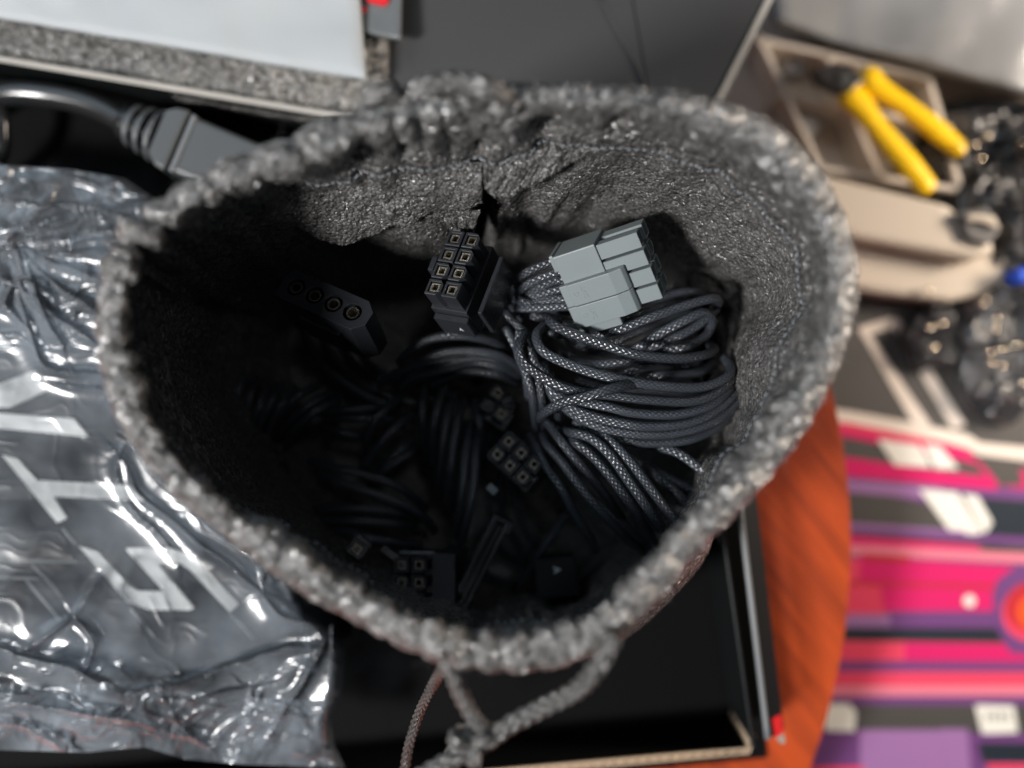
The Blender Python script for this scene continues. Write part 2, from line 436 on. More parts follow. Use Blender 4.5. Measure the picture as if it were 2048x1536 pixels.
def build_bag():
    NU, NV = 1700, 300
    cen = np.array(P(930, 760, 0))[:2]
    loops = []
    crest = PA([r[0] for r in R_])
    hem = PA([r[1] for r in R_])
    mid = PA([(*r[2], -10) for r in R_])
    low = PA([(*r[3], -48) for r in R_])
    out = crest[:, :2] - cen; out /= np.linalg.norm(out, axis=1)[:, None]

    def off(base, d, z):
        q = base.copy(); q[:, :2] += out * (np.asarray(d)[:, None] if np.ndim(d) else d); q[:, 2] = z if np.ndim(z) else np.full(len(q), z); return q
    cz = crest[:, 2]
    n = len(R_)
    bulge = np.zeros(n)
    for i, a in ((5, 2), (6, 5), (7, 8), (8, 11), (9, 14), (10, 14), (11, 14), (12, 14), (13, 14), (14, 14), (15, 13), (16, 6), (17, 2)): bulge[i] = a
    o_bot = off(crest, -6 + bulge * 1.2, BASEZ)
    o_low = off(crest, 1 + bulge * np.where(np.arange(n) < 9, 1.1, 1.7), -35.0)
    o_mid = off(crest, 2.0 + bulge, 5.0)
    o_hi = off(crest, 2.2, cz - 14)
    o_top = off(crest, 3.0, cz - 4)
    i_top = off(crest, -3.3, cz - 2.2)
    base_in = off(low, -1, BASEZ + 1.5)
    ctr = np.tile(np.array([cen[0], cen[1], BASEZ + 1.8]), (n, 1)) * 0.97 + base_in * 0.03
    K_ = [o_bot, o_low, o_mid, o_hi, o_top, crest, i_top, hem, mid, low, base_in, ctr]
    Lp = np.stack([crom(k, NU, True) for k in K_], 0)            # 12,NU,3
    # v samples, denser from the crest down the inside
    knots = np.array([0, 1, 2, 3, 4, 5, 6, 7, 8, 9, 10, 11.])
    dens = [(0, 1, 8), (1, 2, 14), (2, 3, 20), (3, 4, 20), (4, 5, 22), (5, 6, 22), (6, 7, 62), (7, 8, 62), (8, 9, 46), (9, 10, 14), (10, 11, 9)]
    tv = np.concatenate([np.linspace(a, b, k, endpoint=False) for a, b, k in dens] + [[11.0]])
    NVv = len(tv)
    i = np.minimum(np.floor(tv).astype(int), 10); f = (tv - i)[:, None, None]
    Lx = np.concatenate([(2 * Lp[0] - Lp[1])[None], Lp, (2 * Lp[-1] - Lp[-2])[None]], 0)
    a, b, c, d = Lx[i], Lx[i + 1], Lx[i + 2], Lx[i + 3]
    S = 0.5 * ((2 * b) + (-a + c) * f + (2 * a - 5 * b + 4 * c - d) * f ** 2 + (-a + 3 * b - 3 * c + d) * f ** 3)
    S = np.transpose(S, (1, 0, 2))                               # NU,NV,3
    cr = crom(crest, NU, True)
    ds = np.linalg.norm(np.diff(np.vstack([cr, cr[:1]]), axis=0), axis=1); s = np.concatenate([[0], np.cumsum(ds)[:-1]]); Ltot = ds.sum()
    ui = np.arange(NU) / NU * n
    outu = crom(np.hstack([out, np.zeros((n, 1))]), NU, True); outu /= np.linalg.norm(outu, axis=1)[:, None]

    def normals(S):
        du = np.roll(S, -1, 0) - np.roll(S, 1, 0); dv = np.gradient(S, axis=1)
        nn = np.cross(du, dv); return nn / (np.linalg.norm(nn, axis=2)[..., None] + 1e-12)
    Nn = normals(S)
    # make normals point to the visible side (inwards on the wall, up on the crest)
    j = np.searchsorted(tv, 7.5)
    if (Nn[:, j, :2] * outu[:, :2]).sum() > 0: Nn = -Nn
    T = tv[None, :]
    # how hard the cloth is gathered round the mouth
    g = np.interp(ui, [0, 2, 6, 10, 14, 17, 20, 23, 26, 29, 31, 33, 34.99], [1.3, 0.6, 0.5, 0.5, .5, .4, .25, .2, .25, .5, 1.8, 2.1, 1.8])
    env = np.exp(-((T - 5.2) / 1.5) ** 2) * (T > 2) + 0.05
    wl = np.interp(ui, [0, 3, 10, 14, 20, 26, 30, 33, 34.99], [7.5, 4.5, 4.5, 6, 6.5, 9, 7.5, 7.0, 7.2])
    ph = np.cumsum(ds / wl) + 0.9 * vnoise(s / 17, 3.1)
    drift = (T - 5) * 0.15 * vnoise(s / 11, 8.3)[:, None]
    rid = 1 - 2 * np.abs(np.sin(np.pi * (ph[:, None] + drift))) ** 0.8
    rid = rid * (0.55 + 0.6 * vnoise(s / 9, 1.7)[:, None])
    pl = -rid * g[:, None] * env * 1.5
    # pleat creases on the inside of the hem, and slow folds down the wall
    envw = np.clip((T - 5.5) / 1.5, 0, 1) * np.clip((10 - T) / 2, 0, 1)
    fold = fbm(s[:, None] / 16 + T * 0.15, T * 0.5, 0, 5, 3) * 2.6 * envw + fbm(s[:, None] / 5.0, T * 1.1, 0, 9, 2) * 0.35 * envw
    hemb = np.exp(-((T - 6.0) / 0.75) ** 2)
    left = np.interp(ui, [0, 12, 16, 24, 26, 34.99], [.8, .8, .25, .2, .5, 1.0])[:, None]
    crk = (1 - np.abs(fbm(s[:, None] / 8.0, T * 0.6, 0, 21, 2))) ** 5 * 2.2 * hemb * left
    rise = fbm(s[:, None] / 24, 0, 0, 31, 2)
    lump = fbm(S[..., 0] / 2.2, S[..., 1] / 2.2, S[..., 2] / 2.2, 41, 2) * (0.2 + 0.12 * hemb)
    nub = fbm(S[..., 0] / 0.8, S[..., 1] / 0.8, S[..., 2] / 0.8, 51, 1) * 0.13
    disp = pl + fold - crk + lump + nub
    # deep pockets between pleats, placed by their position on the mouth
    pos = {}
    ucrest = cr[:, :2]

    def u_at(px, py, tz):
        q = np.array(P(px, py, tz))[:2]
        jj = np.searchsorted(tv, 6.5); return int(np.argmin(np.linalg.norm(S[:, jj, :2] - q, axis=1)))
    for px, py, tt, du_, dt_, dep in ((705, 318, 6.62, 3.2, .22, 9), (1092, 268, 6.62, 2.8, .22, 8), (1235, 255, 6.45, 1.6, .22, 6), (1562, 352, 6.3, 1.8, .16, 5), (800, 285, 6.6, 1.4, .2, 3.5),
                                      (975, 205, 5.7, 1.2, .12, 3), (962, 290, 6.75, 1.3, .14, 3), (560, 352, 6.8, 4.0, .35, 6)):
        k = u_at(px, py, 34); dsu = (s - s[k] + Ltot / 2) % Ltot - Ltot / 2
        disp = disp - dep * np.exp(-(dsu[:, None] / du_) ** 2 - ((T - tt) / dt_) ** 2)
    # long valley under the side seam
    k = u_at(985, 330, 24); dsu = (s - s[k] + Ltot / 2) % Ltot - Ltot / 2
    disp = disp - 9 * np.exp(-((dsu[:, None] - (T - 7) * 1.0) / 3.2) ** 2) * np.clip((T - 7.0) * 2.5, 0, 1) * np.clip((10 - T), 0, 1)
    # step where the double hem ends
    disp = disp + 0.5 * (1 - 1 / (1 + np.exp(-(T - 7.02) * 60))) * (T > 5.5) - 0.45 * np.exp(-((T - 6.97) / 0.03) ** 2)
    S2 = S + Nn * disp[..., None]
    S2[..., 2] += (rise * 1.6 + rid * 0.5 * g[:, None]) * np.exp(-((T - 5) / 2.0) ** 2)
    S2[..., 2] = np.maximum(S2[..., 2], BASEZ)
    bag = empty('drawstring_bag', (cen[0], cen[1], BASEZ), 'open black drawstring bag of pebbled shiny cloth, its gathered mouth full of cables', 'drawstring bag')
    cl = mesh('cloth', S2.reshape(-1, 3), grid_faces(NU, NVv, True), M['fabric'], bag)
    cl.data.materials.append(M['hem_fabric'])
    mi = np.tile(((tv[:-1] < 6.9) & (tv[:-1] > 2.2)).astype(np.int32), NU); cl.data.polygons.foreach_set('material_index', mi)
    # stitches along the hem
    jh = np.searchsorted(tv, 6.93)
    line = S2[:, jh]; nl = normals(S2)[:, jh]
    if (nl[:, :2] * outu[:, :2]).sum() > 0: nl = -nl
    V = []; F = []
    q = 0
    while q < NU - 6:
        for (a0, a1) in ((q, q + 4),):
            p0 = line[a0] + nl[a0] * 0.6; p1 = line[a1] + nl[a1] * 0.6; pm = (p0 + p1) / 2 + nl[a0] * 0.3
            t = p1 - p0; ln = np.linalg.norm(t)
            if ln < 0.3 or ln > 5: continue
            t /= ln; sd = np.cross(t, nl[a0]) * 0.22; upv = nl[a0] * 0.2
            b0 = len(V)
            for c_, w_ in ((p0, .5), (pm, 1), (p1, .5)):
                V += [c_ + sd * w_, c_ + upv * w_, c_ - sd * w_, c_ - upv * w_]
            for r_ in (0, 4):
                for e in range(4): F.append((b0 + r_ + e, b0 + r_ + (e + 1) % 4, b0 + r_ + 4 + (e + 1) % 4, b0 + r_ + 4 + e))
        q += 7
    mesh('stitching', V, F, M['stitch'], bag, kind='stuff')

    # loose fibres standing off the gathered edge
    V = []; F = []; rf_ = np.random.RandomState(12)
    jc = [int(np.searchsorted(tv, q)) for q in (4.6, 5.0, 5.5, 6.2, 6.8)]
    N2 = normals(S2); sgn = -1 if (N2[:, jh, :2] * outu[:, :2]).sum() > 0 else 1
    for _ in range(900):
        i0 = rf_.randint(NU); j0 = jc[rf_.randint(5)]
        p = S2[i0, j0].copy(); d = sgn * N2[i0, j0] + rf_.randn(3) * 0.7; d /= np.linalg.norm(d) + 1e-9
        ln = rf_.uniform(0.6, 2.4); side = np.cross(d, rf_.randn(3)); side /= np.linalg.norm(side) + 1e-9; up_ = np.cross(d, side); bend = rf_.randn(3) * 0.5
        b0 = len(V)
        for k_ in range(4):
            c_ = p + d * ln * k_ / 3 + bend * ln * (k_ / 3) ** 2; rr0 = 0.06 * (1 - k_ / 4.5)
            for a_ in range(3): V.append(c_ + rr0 * (math.cos(a_ * 2.094) * side + math.sin(a_ * 2.094) * up_))
        for k_ in range(3):
            for a_ in range(3): F.append((b0 + 3 * k_ + a_, b0 + 3 * k_ + (a_ + 1) % 3, b0 + 3 * k_ + 3 + (a_ + 1) % 3, b0 + 3 * k_ + 3 + a_))
    mesh('loose_fibres', V, F, M['fibre'], bag, kind='stuff')

    # loose inner ends of the hem at the side seam
    def flap(name, topc, botc, bulge_, seed, fray=0.35):
        nu, nv = 170, 60
        A = crom(PA(topc), nu); B = crom(PA(botc), nu)
        uu = np.linspace(0, 1, nu)[:, None]; vv = np.linspace(0, 1, nv)[None, :]
        G = A[:, None] * (1 - vv[..., None]) + B[:, None] * vv[..., None]
        G[..., 2] += bulge_ * np.sin(np.pi * vv) + 0.9 * fbm(uu * 7, vv * 2, 0, seed, 3)
        G[..., 1] += 0.7 * fbm(uu * 9, vv * 3, 0, seed + 3, 2) * vv
        G[:, -1, 1] += fray * vnoise(uu[:, 0] * 130, 0.5, 0, seed); G[:, -1, 0] += fray * vnoise(uu[:, 0] * 130, 7.5, 0, seed)
        G[-1, :, 0] += 0.25 * vnoise(vv[0] * 40, 0.5, 0, seed)
        G[..., 2] += fbm(G[..., 0] / 0.8, G[..., 1] / 0.8, 0, seed, 1) * 0.12
        Bk = G.copy(); Bk[..., 2] -= 0.8
        F1 = grid_faces(nu, nv); n0 = nu * nv
        F2 = F1[:, ::-1] + n0
        bd = [i * nv + nv - 1 for i in range(nu)]
        F3 = [[bd[i], bd[i + 1], bd[i + 1] + n0, bd[i] + n0] for i in range(nu - 1)]
        e2 = [(nu - 1) * nv + j for j in range(nv)]
        F3 += [[e2[j + 1], e2[j], e2[j] + n0, e2[j + 1] + n0] for j in range(nv - 1)]
        return mesh(name, np.vstack([G.reshape(-1, 3), Bk.reshape(-1, 3)]), np.vstack([F1, F2, np.array(F3)]), M['fabric'], bag)
    flap('seam_flap', [(515, 372, 21), (620, 337, 21), (740, 322, 20.5), (850, 325, 20.5), (964, 322, 22)],
         [(560, 440, 6), (680, 486, 3), (770, 463, 5), (850, 432, 8), (965, 412, 10)], 1.6, 3)
    flap('seam_flap', [(966, 320, 22), (1050, 306, 21), (1120, 288, 21), (1180, 276, 21), (1240, 268, 21)],
         [(969, 384, 18), (1003, 396, 16), (1075, 362, 17), (1145, 322, 19), (1215, 296, 22)], 1.0, 11)
    flap('seam_flap', [(870, 425, 6), (890, 420, 7), (910, 420, 7), (940, 420, 7), (962, 420, 8)],
         [(885, 452, -2), (905, 462, -2), (925, 470, -3), (935, 472, -3), (945, 474, -3)], 0.6, 15)

    # drawcords
    def cord(pts, r, name='drawcord'):
        return tube(name, pts, r, M['cord'], bag, seg=32, step=0.28, braid=0.30, pitch=2.6, strands=5)
    cord([(905, 1290, 42), (880, 1345, 26), (850, 1400, 10), (828, 1455, 0), (814, 1510, -8), (806, 1570, -14)], 1.05)
    cord([(880, 1300, 46), (905, 1345, 46), (925, 1395, 43), (950, 1440, 40), (975, 1462, 38)], 1.35)
    cord([(1230, 1270, 50), (1195, 1335, 50), (1155, 1378, 46), (1090, 1412, 42), (1020, 1450, 40), (965, 1488, 38), (900, 1520, 38), (830, 1560, 36)], 1.55)
    cord([(965, 1432, 24), (930, 1462, 24), (905, 1500, 24), (880, 1545, 22)], 1.15)
    cord([(812, 208, 40), (835, 180, 44), (875, 166, 47), (925, 164, 48), (975, 176, 49), (1012, 196, 46), (1020, 215, 40)], 1.7)
    cord([(728, 225, 40), (742, 196, 44), (765, 182, 46), (790, 184, 45), (803, 205, 40)], 1.5)
    kc = np.array(P(945, 1488, 39))
    th = np.linspace(0, 2 * np.pi * 0.97, 26)
    kn = np.stack([kc[0] + 2.6 * (np.sin(th) + 0.9 * np.sin(2 * th)) * 0.75, kc[1] + 2.6 * (np.cos(th) - 0.9 * np.cos(2 * th)) * 0.6, kc[2] - 1.6 * np.sin(3 * th)], 1)
    tube('knot', kn, 1.2, M['cord'], bag, seg=28, step=0.28, braid=0.30, pitch=2.6, strands=5, world=True)
    return bag


bag = build_bag()

# ------------------------------------------------------------------ cables in the bag
WR = 1.13


def wires(parent, lst, r=WR, dz=0.0, name='wire', seg=12, step=1.0):
    for pts in lst:
        tube(name, [(x, y, z + dz) for x, y, z in pts], r * random.uniform(0.96, 1.05), M['wire'], parent, seg=seg, step=step)


def frame_at(px, py, z, X, Y, Z):
    return (P(px, py, z), np.array(X, float), np.array(Y, float), np.array(Z, float))


def dshape(cx, cy, s, cut=True):
    h = s / 2
    if not cut: return rect(cx - h, cy - h, cx + h, cy + h)
    c_ = s * 0.28
    return [(cx - h, cy - h), (cx + h - c_, cy - h), (cx + h, cy - h + c_), (cx + h, cy + h - c_), (cx + h - c_, cy + h), (cx - h, cy + h)]


def pin_connector(parent, fr, rows, cols, body_h=9, tube_h=6, pitch=4.2, cutfn=None, latch=True, mat='black_plastic', metal='metal', body_margin=0.5, term=True, gap=0.42):
    """local X along cols, Y along rows, Z the mating axis; sockets open at z=0"""
    w_, l_ = cols * pitch, rows * pitch
    m_ = body_margin
    hsg = prism('housing', rect(-pitch / 2 - m_, -pitch / 2 - m_, w_ - pitch / 2 + m_, l_ - pitch / 2 + m_), -tube_h - body_h, -tube_h, M[mat], parent, frame=fr); bevel(hsg, 0.25)
    for r in range(rows):
        for c_ in range(cols):
            cx, cy = c_ * pitch, r * pitch
            cut = cutfn(r, c_) if cutfn else ((r + c_) % 2 == 1)
            hs = 1.28
            so = prism('socket', dshape(cx, cy, pitch - gap, cut), -tube_h - 0.01, 0, M[mat], parent, holes=[rect(cx - hs, cy - hs, cx + hs, cy + hs)], frame=fr, floor=-tube_h * 0.8)
            bevel(so, 0.10, 1)
            if term:
                t_ = prism('terminal', rect(cx - 1.02, cy - 1.02, cx + 1.02, cy + 1.02), -4.6, -0.35, M[metal], so, holes=[rect(cx - 0.66, cy - 0.66, cx + 0.66, cy + 0.66)], frame=fr)
    if latch:
        lt = prism('latch', rect(-2.4, -1.9, 2.4, 1.9), 0, 1.5, M[mat], parent,
                   frame=(np.array(fr[0]) + fr[1] * (-pitch / 2 - 2.2) + fr[2] * ((rows - 1) * pitch / 2) + fr[3] * (-3.5), np.array(fr[3]), np.array(fr[2]), np.array(fr[1])))
        bevel(lt, 0.4)
    return hsg


def orth(Z, X):
    Z = Vector(Z).normalized(); X = Vector(X); X = (X - Z * X.dot(Z)).normalized(); Y = Z.cross(X)
    return np.array(X), np.array(Y), np.array(Z)


# --- cable with the grey connector
gc = empty('grey_plug_cable', P(1230, 700, BASEZ + 2), 'black sleeved power cable coiled on the right, ending in a pale grey eight way plug', 'power cable', 'sleeved power cables in the bag')
G_up = [
 [(1120, 640, -4), (1099, 641, -2), (1128, 660, 1), (1204, 688, 3), (1270, 708, 4), (1349, 717, 3), (1405, 711, 0), (1428, 700, -5), (1420, 690, -10)],
 [(1090, 650, -4), (1073, 672, 0), (1091, 706, 3), (1165, 739, 5), (1244, 760, 6), (1323, 772, 5), (1402, 774, 2), (1450, 756, -1), (1462, 736, -4), (1448, 716, -9)],
 [(1050, 665, -3), (1039, 690, 0), (1042, 715, 1), (1062, 738, 2), (1112, 768, 3), (1165, 785, 3), (1217, 790, 3), (1296, 799, 3), (1375, 803, 2), (1425, 790, 0), (1458, 762, -3), (1466, 735, -7)],
 [(1085, 725, -3), (1107, 784, -1), (1165, 803, 0), (1217, 814, 2), (1270, 826, 2), (1349, 829, 1), (1415, 813, -1), (1452, 785, -4), (1470, 755, -8)],
 [(1098, 745, -5), (1105, 790, -3), (1140, 815, -1), (1191, 834, 0), (1244, 846, 1), (1296, 853, 1), (1375, 846, -1), (1436, 818, -4), (1472, 782, -7), (1476, 760, -12)],
 [(1112, 770, -7), (1125, 810, -5), (1178, 845, -2), (1244, 864, -1), (1323, 869, -1), (1402, 854, -3), (1455, 824, -6), (1482, 789, -9), (1478, 760, -14)],
 [(1150, 840, -8), (1178, 861, -6), (1244, 879, -4), (1296, 886, -4), (1375, 880, -5), (1433, 855, -8), (1470, 820, -12)],
 [(1080, 838, -3), (1088, 826, 1), (1128, 805, 6), (1178, 792, 9), (1230, 776, 9), (1272, 768, 5), (1310, 768, 0)],
 [(1160, 690, -10), (1191, 673, -5), (1244, 658, -1), (1296, 637, 1), (1349, 618, 1), (1402, 602, 0), (1430, 597, -2), (1437, 606, -6), (1428, 616, -10)],
 [(1250, 712, -8), (1285, 690, -4), (1323, 665, -2), (1375, 638, -1), (1407, 625, -2), (1424, 640, -5), (1418, 662, -9)],
 [(1280, 705, -10), (1310, 692, -6), (1349, 676, -4), (1389, 655, -4), (1420, 630, -5), (1432, 618, -9)],
 [(1290, 712, -12), (1335, 700, -8), (1378, 690, -6), (1412, 671, -7), (1428, 640, -9)],
 [(1140, 720, -12), (1191, 728, -8), (1244, 723, -5), (1296, 718, -4), (1345, 722, -6), (1400, 722, -10)],
 [(1225, 758, -10), (1250, 748, -7), (1283, 735, -5), (1323, 729, -7), (1380, 730, -10)],
 [(1285, 757, -9), (1323, 750, -7), (1370, 748, -8), (1405, 742, -10), (1428, 725, -14)],
 [(1035, 600, -5), (1090, 615, -6), (1160, 622, -8), (1240, 618, -8), (1300, 600, -8), (1350, 586, -8), (1392, 584, -10), (1412, 596, -14)],
 [(1060, 630, -10), (1160, 648, -11), (1240, 640, -11), (1310, 618, -10), (1360, 606, -11), (1400, 605, -13)],
 [(1120, 665, -14), (1200, 690, -14), (1260, 670, -13), (1330, 640, -13), (1380, 625, -14)],
 [(1150, 760, -13), (1220, 778, -12), (1300, 780, -12), (1380, 785, -12), (1440, 760, -14)],
 [(1120, 700, -16), (1200, 740, -16), (1280, 752, -16), (1360, 752, -16), (1430, 730, -18)],
 [(1100, 660, -18), (1180, 700, -18), (1260, 700, -18), (1340, 680, -18), (1400, 650, -18)],
 [(1160, 830, -14), (1230, 848, -14), (1320, 850, -14), (1400, 830, -15), (1450, 800, -17)],
]
wires(gc, G_up)
V_ = [
 [(1040, 660, -2), (1036, 705, -3), (1051, 745, -4), (1064, 790, -6), (1072, 860, -12)],
 [(1062, 690, -5), (1074, 740, -5), (1083, 800, -7), (1086, 860, -13)],
 [(1085, 735, -7), (1105, 790, -8), (1116, 825, -9), (1116, 860, -15)],
 [(1008, 622, -8), (1020, 634, -7), (1040, 655, -7), (1060, 676, -8), (1075, 700, -11)],
 [(1012, 655, -13), (1030, 690, -12), (1048, 730, -12), (1058, 800, -14)],
]
wires(gc, V_, r=1.0)
G_plug = [
 [(1130, 520, 0), (1094, 527, -1), (1060, 542, -3), (1035, 560, -6), (1022, 590, -10), (1030, 620, -14)],
 [(1130, 540, 0), (1106, 547, -1), (1066, 563, -3), (1041, 582, -6), (1030, 610, -10), (1040, 640, -14)],
 [(1130, 560, -2), (1108, 562, -3), (1075, 577, -5), (1048, 595, -8), (1035, 620, -12)],
 [(1140, 575, -2), (1115, 580, -3), (1080, 590, -5), (1050, 606, -8), (1038, 640, -12)],
 [(1150, 600, -1), (1117, 598, -2), (1078, 602, -5), (1040, 612, -8), (1020, 640, -12)],
 [(1155, 612, -1), (1130, 613, -2), (1078, 616, -4), (1035, 616, -7), (1000, 618, -12)],
]
wires(gc, G_plug, r=1.0)

# the grey housing lying on its side
ga = Vector((0.863, 0.228, 0.45)).normalized(); gn = Vector((-0.31, -0.52, 0.80)); gn = (gn - ga * gn.dot(ga)).normalized(); gb = ga.cross(gn)   # gb ~ down the picture
GO = Vector(P(1104, 516, 4.0))


def gfr(x=0, y=0, z=0):
    """local: X=length (mating way), Y=along the four rows, Z=towards the camera side"""
    o = GO + ga * x + gb * y + gn * z
    return (np.array(o), np.array(ga), np.array(gb), np.array(gn))


def gbox(name, x0, x1, y0, y1, z0, z1, par, bv=0.18, mat='grey_plastic'):
    o = prism(name, rect(x0, y0, x1, y1), z0, z1, M[mat], par, frame=gfr()); bevel(o, bv); return o


plug = gbox('housing', 0.0, 10.2, 0, 17.6, -9.4, 0, gc, 0.25)
plug["label"] = "pale grey moulded plug body"
gbox('rear_lip', -1.0, 0.0, -0.3, 3.8, -9.0, -0.5, plug, 0.3)
gbox('rear_lip', -1.1, 0.0, 16.2, 19.2, -7.5, 0.3, plug, 0.5)
# raised two-piece latch plate
for (y0, y1, zt) in ((6.6, 11.9, 1.9), (12.05, 17.3, 2.05)):
    pr = [(-0.9, 0.0), (-0.9, zt * 0.75), (1.1, zt * 0.78), (1.12, zt), (11.3, zt), (14.0, zt * 0.62), (14.6, zt * 0.15), (14.6, -0.6), (10.25, -0.6), (10.25, 0.002), (0, 0.002)]
    O, X, Y, Z = gfr()
    o = prism('latch', pr, y0, y1, M['grey_plastic'], gc, frame=(O, X, Z, Y)); bevel(o, 0.15)
gbox('latch_rail', 1.2, 9.4, 17.6, 19.6, -4.5, 0.9, plug, 0.25)
for r in range(4):
    for c_ in range(2):
        y0 = 0.45 + r * 4.2; z1 = -0.3 - c_ * 4.5
        ln = 9.6 if not (r == 0 and c_ == 1) else 9.9
        O, X, Y, Z = gfr(10.15, y0 + 1.95, z1 - 2.0)
        fr = (O, Y, Z, X)
        s_ = 3.55
        cut = (r + c_) % 2 == 0
        h = s_ / 2
        ol = rect(-h, -h, h, h) if not cut else [(-h, -h + 1.1), (-h + 1.1, -h), (h - 1.1, -h), (h, -h + 1.1), (h, h), (-h, h)]
        so = prism('socket', ol, -0.01, ln, M['grey_plastic'], gc, holes=[rect(-1.35, -1.35, 1.35, 1.35)], frame=fr, floor=0.6); bevel(so, 0.12, 1)
        prism('terminal', rect(-1.0, -1.0, 1.0, 1.0), 2.0, ln - 2.2, M['metal'], so, holes=[rect(-.6, -.6, .6, .6)], frame=fr)


def text3d(txt, size, mat, frame, parent, name='moulded_mark', depth=0.12):
    cu = bpy.data.curves.new(name, 'FONT'); cu.body = txt; cu.size = size; cu.extrude = depth; cu.align_x = 'CENTER'; cu.align_y = 'CENTER'
    to = bpy.data.objects.new(name, cu); COL.objects.link(to)
    dg = bpy.context.evaluated_depsgraph_get(); me = bpy.data.meshes.new_from_object(to.evaluated_get(dg))
    bpy.data.objects.remove(to)
    n = len(me.vertices); v = np.empty(n * 3); me.vertices.foreach_get('co', v); v = v.reshape(-1, 3)
    O, X, Y, Z = [np.array(q, float) for q in frame]
    W_ = (O + v[:, :1] * X + v[:, 1:2] * Y + v[:, 2:] * Z) * MM - np.array(world_loc(parent))
    me.vertices.foreach_set('co', W_.ravel()); me.materials.clear()
    return link(name, me, mat, parent, smooth=False)


for yy, zt in ((9.2, 1.9), (14.6, 2.05)):
    O, X, Y, Z = gfr(4.6, yy, zt)
    text3d('TKC', 1.5, M['grey_plastic'], (O, Y, -X, Z), gc, depth=0.06)
    O, X, Y, Z = gfr(2.6, yy, zt)
    text3d('D', 1.6, M['grey_plastic'], (O, Y, -X, Z), gc, depth=0.06)

# --- fan of wires under it
fc = empty('fanned_cable', P(1230, 980, BASEZ + 2), 'black sleeved cable whose parallel wires fan down towards the front right of the bag mouth', 'power cable', 'sleeved power cables in the bag')
wires(fc, [
 [(1060, 870, -22), (1075, 897, -18), (1098, 942, -15), (1122, 976, -13), (1147, 1023, -14), (1176, 1069, -18), (1192, 1100, -26)],
 [(1085, 870, -16), (1094, 890, -12), (1122, 922, -9), (1150, 960, -7), (1183, 1003, -6), (1220, 1042, -8), (1256, 1078, -14), (1290, 1105, -24)],
 [(1088, 838, -16), (1105, 858, -12), (1127, 888, -9), (1159, 927, -9), (1195, 971, -11), (1225, 1010, -15), (1245, 1040, -22)],
 [(1138, 868, -14), (1150, 884, -9), (1183, 910, -7), (1220, 952, -5), (1256, 1001, -5), (1288, 1050, -9), (1318, 1100, -18)],
 [(1125, 862, -14), (1146, 866, -9), (1183, 877, -6), (1220, 910, -4), (1256, 960, -3), (1293, 1013, -3), (1330, 1064, -7), (1362, 1105, -14)],
 [(1150, 860, -14), (1170, 859, -11), (1212, 874, -7), (1256, 918, -4), (1293, 966, -3), (1330, 1015, -3), (1368, 1062, -5), (1395, 1095, -12)],
 [(1290, 888, -15), (1312, 893, -12), (1354, 905, -9), (1391, 930, -8), (1418, 952, -8), (1450, 984, -12)],
 [(1290, 930, -18), (1317, 954, -14), (1354, 986, -12), (1391, 1027, -12), (1420, 1062, -16)],
 [(1260, 915, -22), (1293, 935, -18), (1366, 971, -15), (1420, 996, -15), (1450, 1020, -20)],
 [(1398, 1020, -12), (1402, 998, -12), (1418, 985, -12), (1440, 990, -16)],
 [(1170, 985, -22), (1230, 1035, -20), (1290, 1090, -22), (1340, 1150, -28)],
 [(1200, 930, -24), (1260, 1000, -22), (1330, 1080, -24), (1370, 1130, -30)],
], dz=4)

# --- cable with the black eight way plug
bc = empty('black_plug_cable', P(920, 640, BASEZ + 2), 'black sleeved power cable ending in a glossy black eight way plug pointing at the viewer', 'power cable', 'sleeved power cables in the bag')
up = 4.0
Zax = Vector((-0.30, 0.42, 0.86))
Xb, Yb, Zb = orth(Zax, (33, -12, 0))
Xb = Vector(Xb); Yb = Vector(Yb)
if Yb.y > 0: Yb = -Yb
frb = (np.array(P(909, 476, up)), np.array(Xb), np.array(Yb), np.array(Zb))
pin_connector(bc, frb, 4, 2, body_h=9, tube_h=5.6, cutfn=lambda r, c_: (r, c_) in ((0, 1), (1, 1), (2, 0), (2, 1), (3, 0)), body_margin=0.35)
# long clip bar on the right of it, and foot with the arrow mark
O = frb[0]; X_, Y_, Z_ = frb[1:]
o = prism('clip_bar', rect(0, -0.5, 1.1, 14.3), -15, -6, M['black_plastic'], bc, frame=(O + X_ * 8.8, X_, Y_, Z_)); bevel(o, 0.3)
o = prism('foot', rect(-2.0, 0, 6.6, 1.4), -14, -7.4, M['black_plastic'], bc, frame=(O + Y_ * 15.2, X_, Y_, Z_)); bevel(o, 0.3)
prism('arrow_mark', [(0, 0), (1.4, 0.5), (0, 1.0), (0.0, 0.72), (0.7, 0.5), (0, 0.28)], 0, 0.08, M['mark'], bc, frame=(O + Y_ * 16.65 + X_ * 3.4 - Z_ * 11.4, Z_, X_, Y_))
wires(bc, [
 [(800, 725, -24), (817, 706, -20), (856, 680, -16), (909, 671, -13), (962, 677, -14), (998, 690, -17), (1030, 720, -22)],
 [(790, 760, -26), (819, 735, -22), (870, 711, -17), (922, 702, -15), (988, 708, -15), (1032, 728, -18), (1050, 750, -22)],
 [(830, 765, -26), (856, 742, -22), (909, 724, -18), (962, 716, -17), (1010, 726, -18), (1045, 750, -22)],
 [(760, 770, -28), (781, 752, -25), (839, 729, -20), (898, 718, -18), (950, 718, -18), (1010, 740, -20)],
 [(800, 775, -28), (825, 756, -24), (883, 741, -20), (942, 724, -18), (1000, 733, -18), (1040, 752, -22)],
 [(860, 770, -28), (900, 752, -24), (940, 742, -21), (1000, 750, -20), (1035, 765, -24)],
 [(905, 660, -18), (950, 668, -18), (1000, 680, -20), (1040, 705, -24)],
 [(940, 655, -20), (985, 662, -20), (1025, 680, -22), (1050, 715, -26)],
])

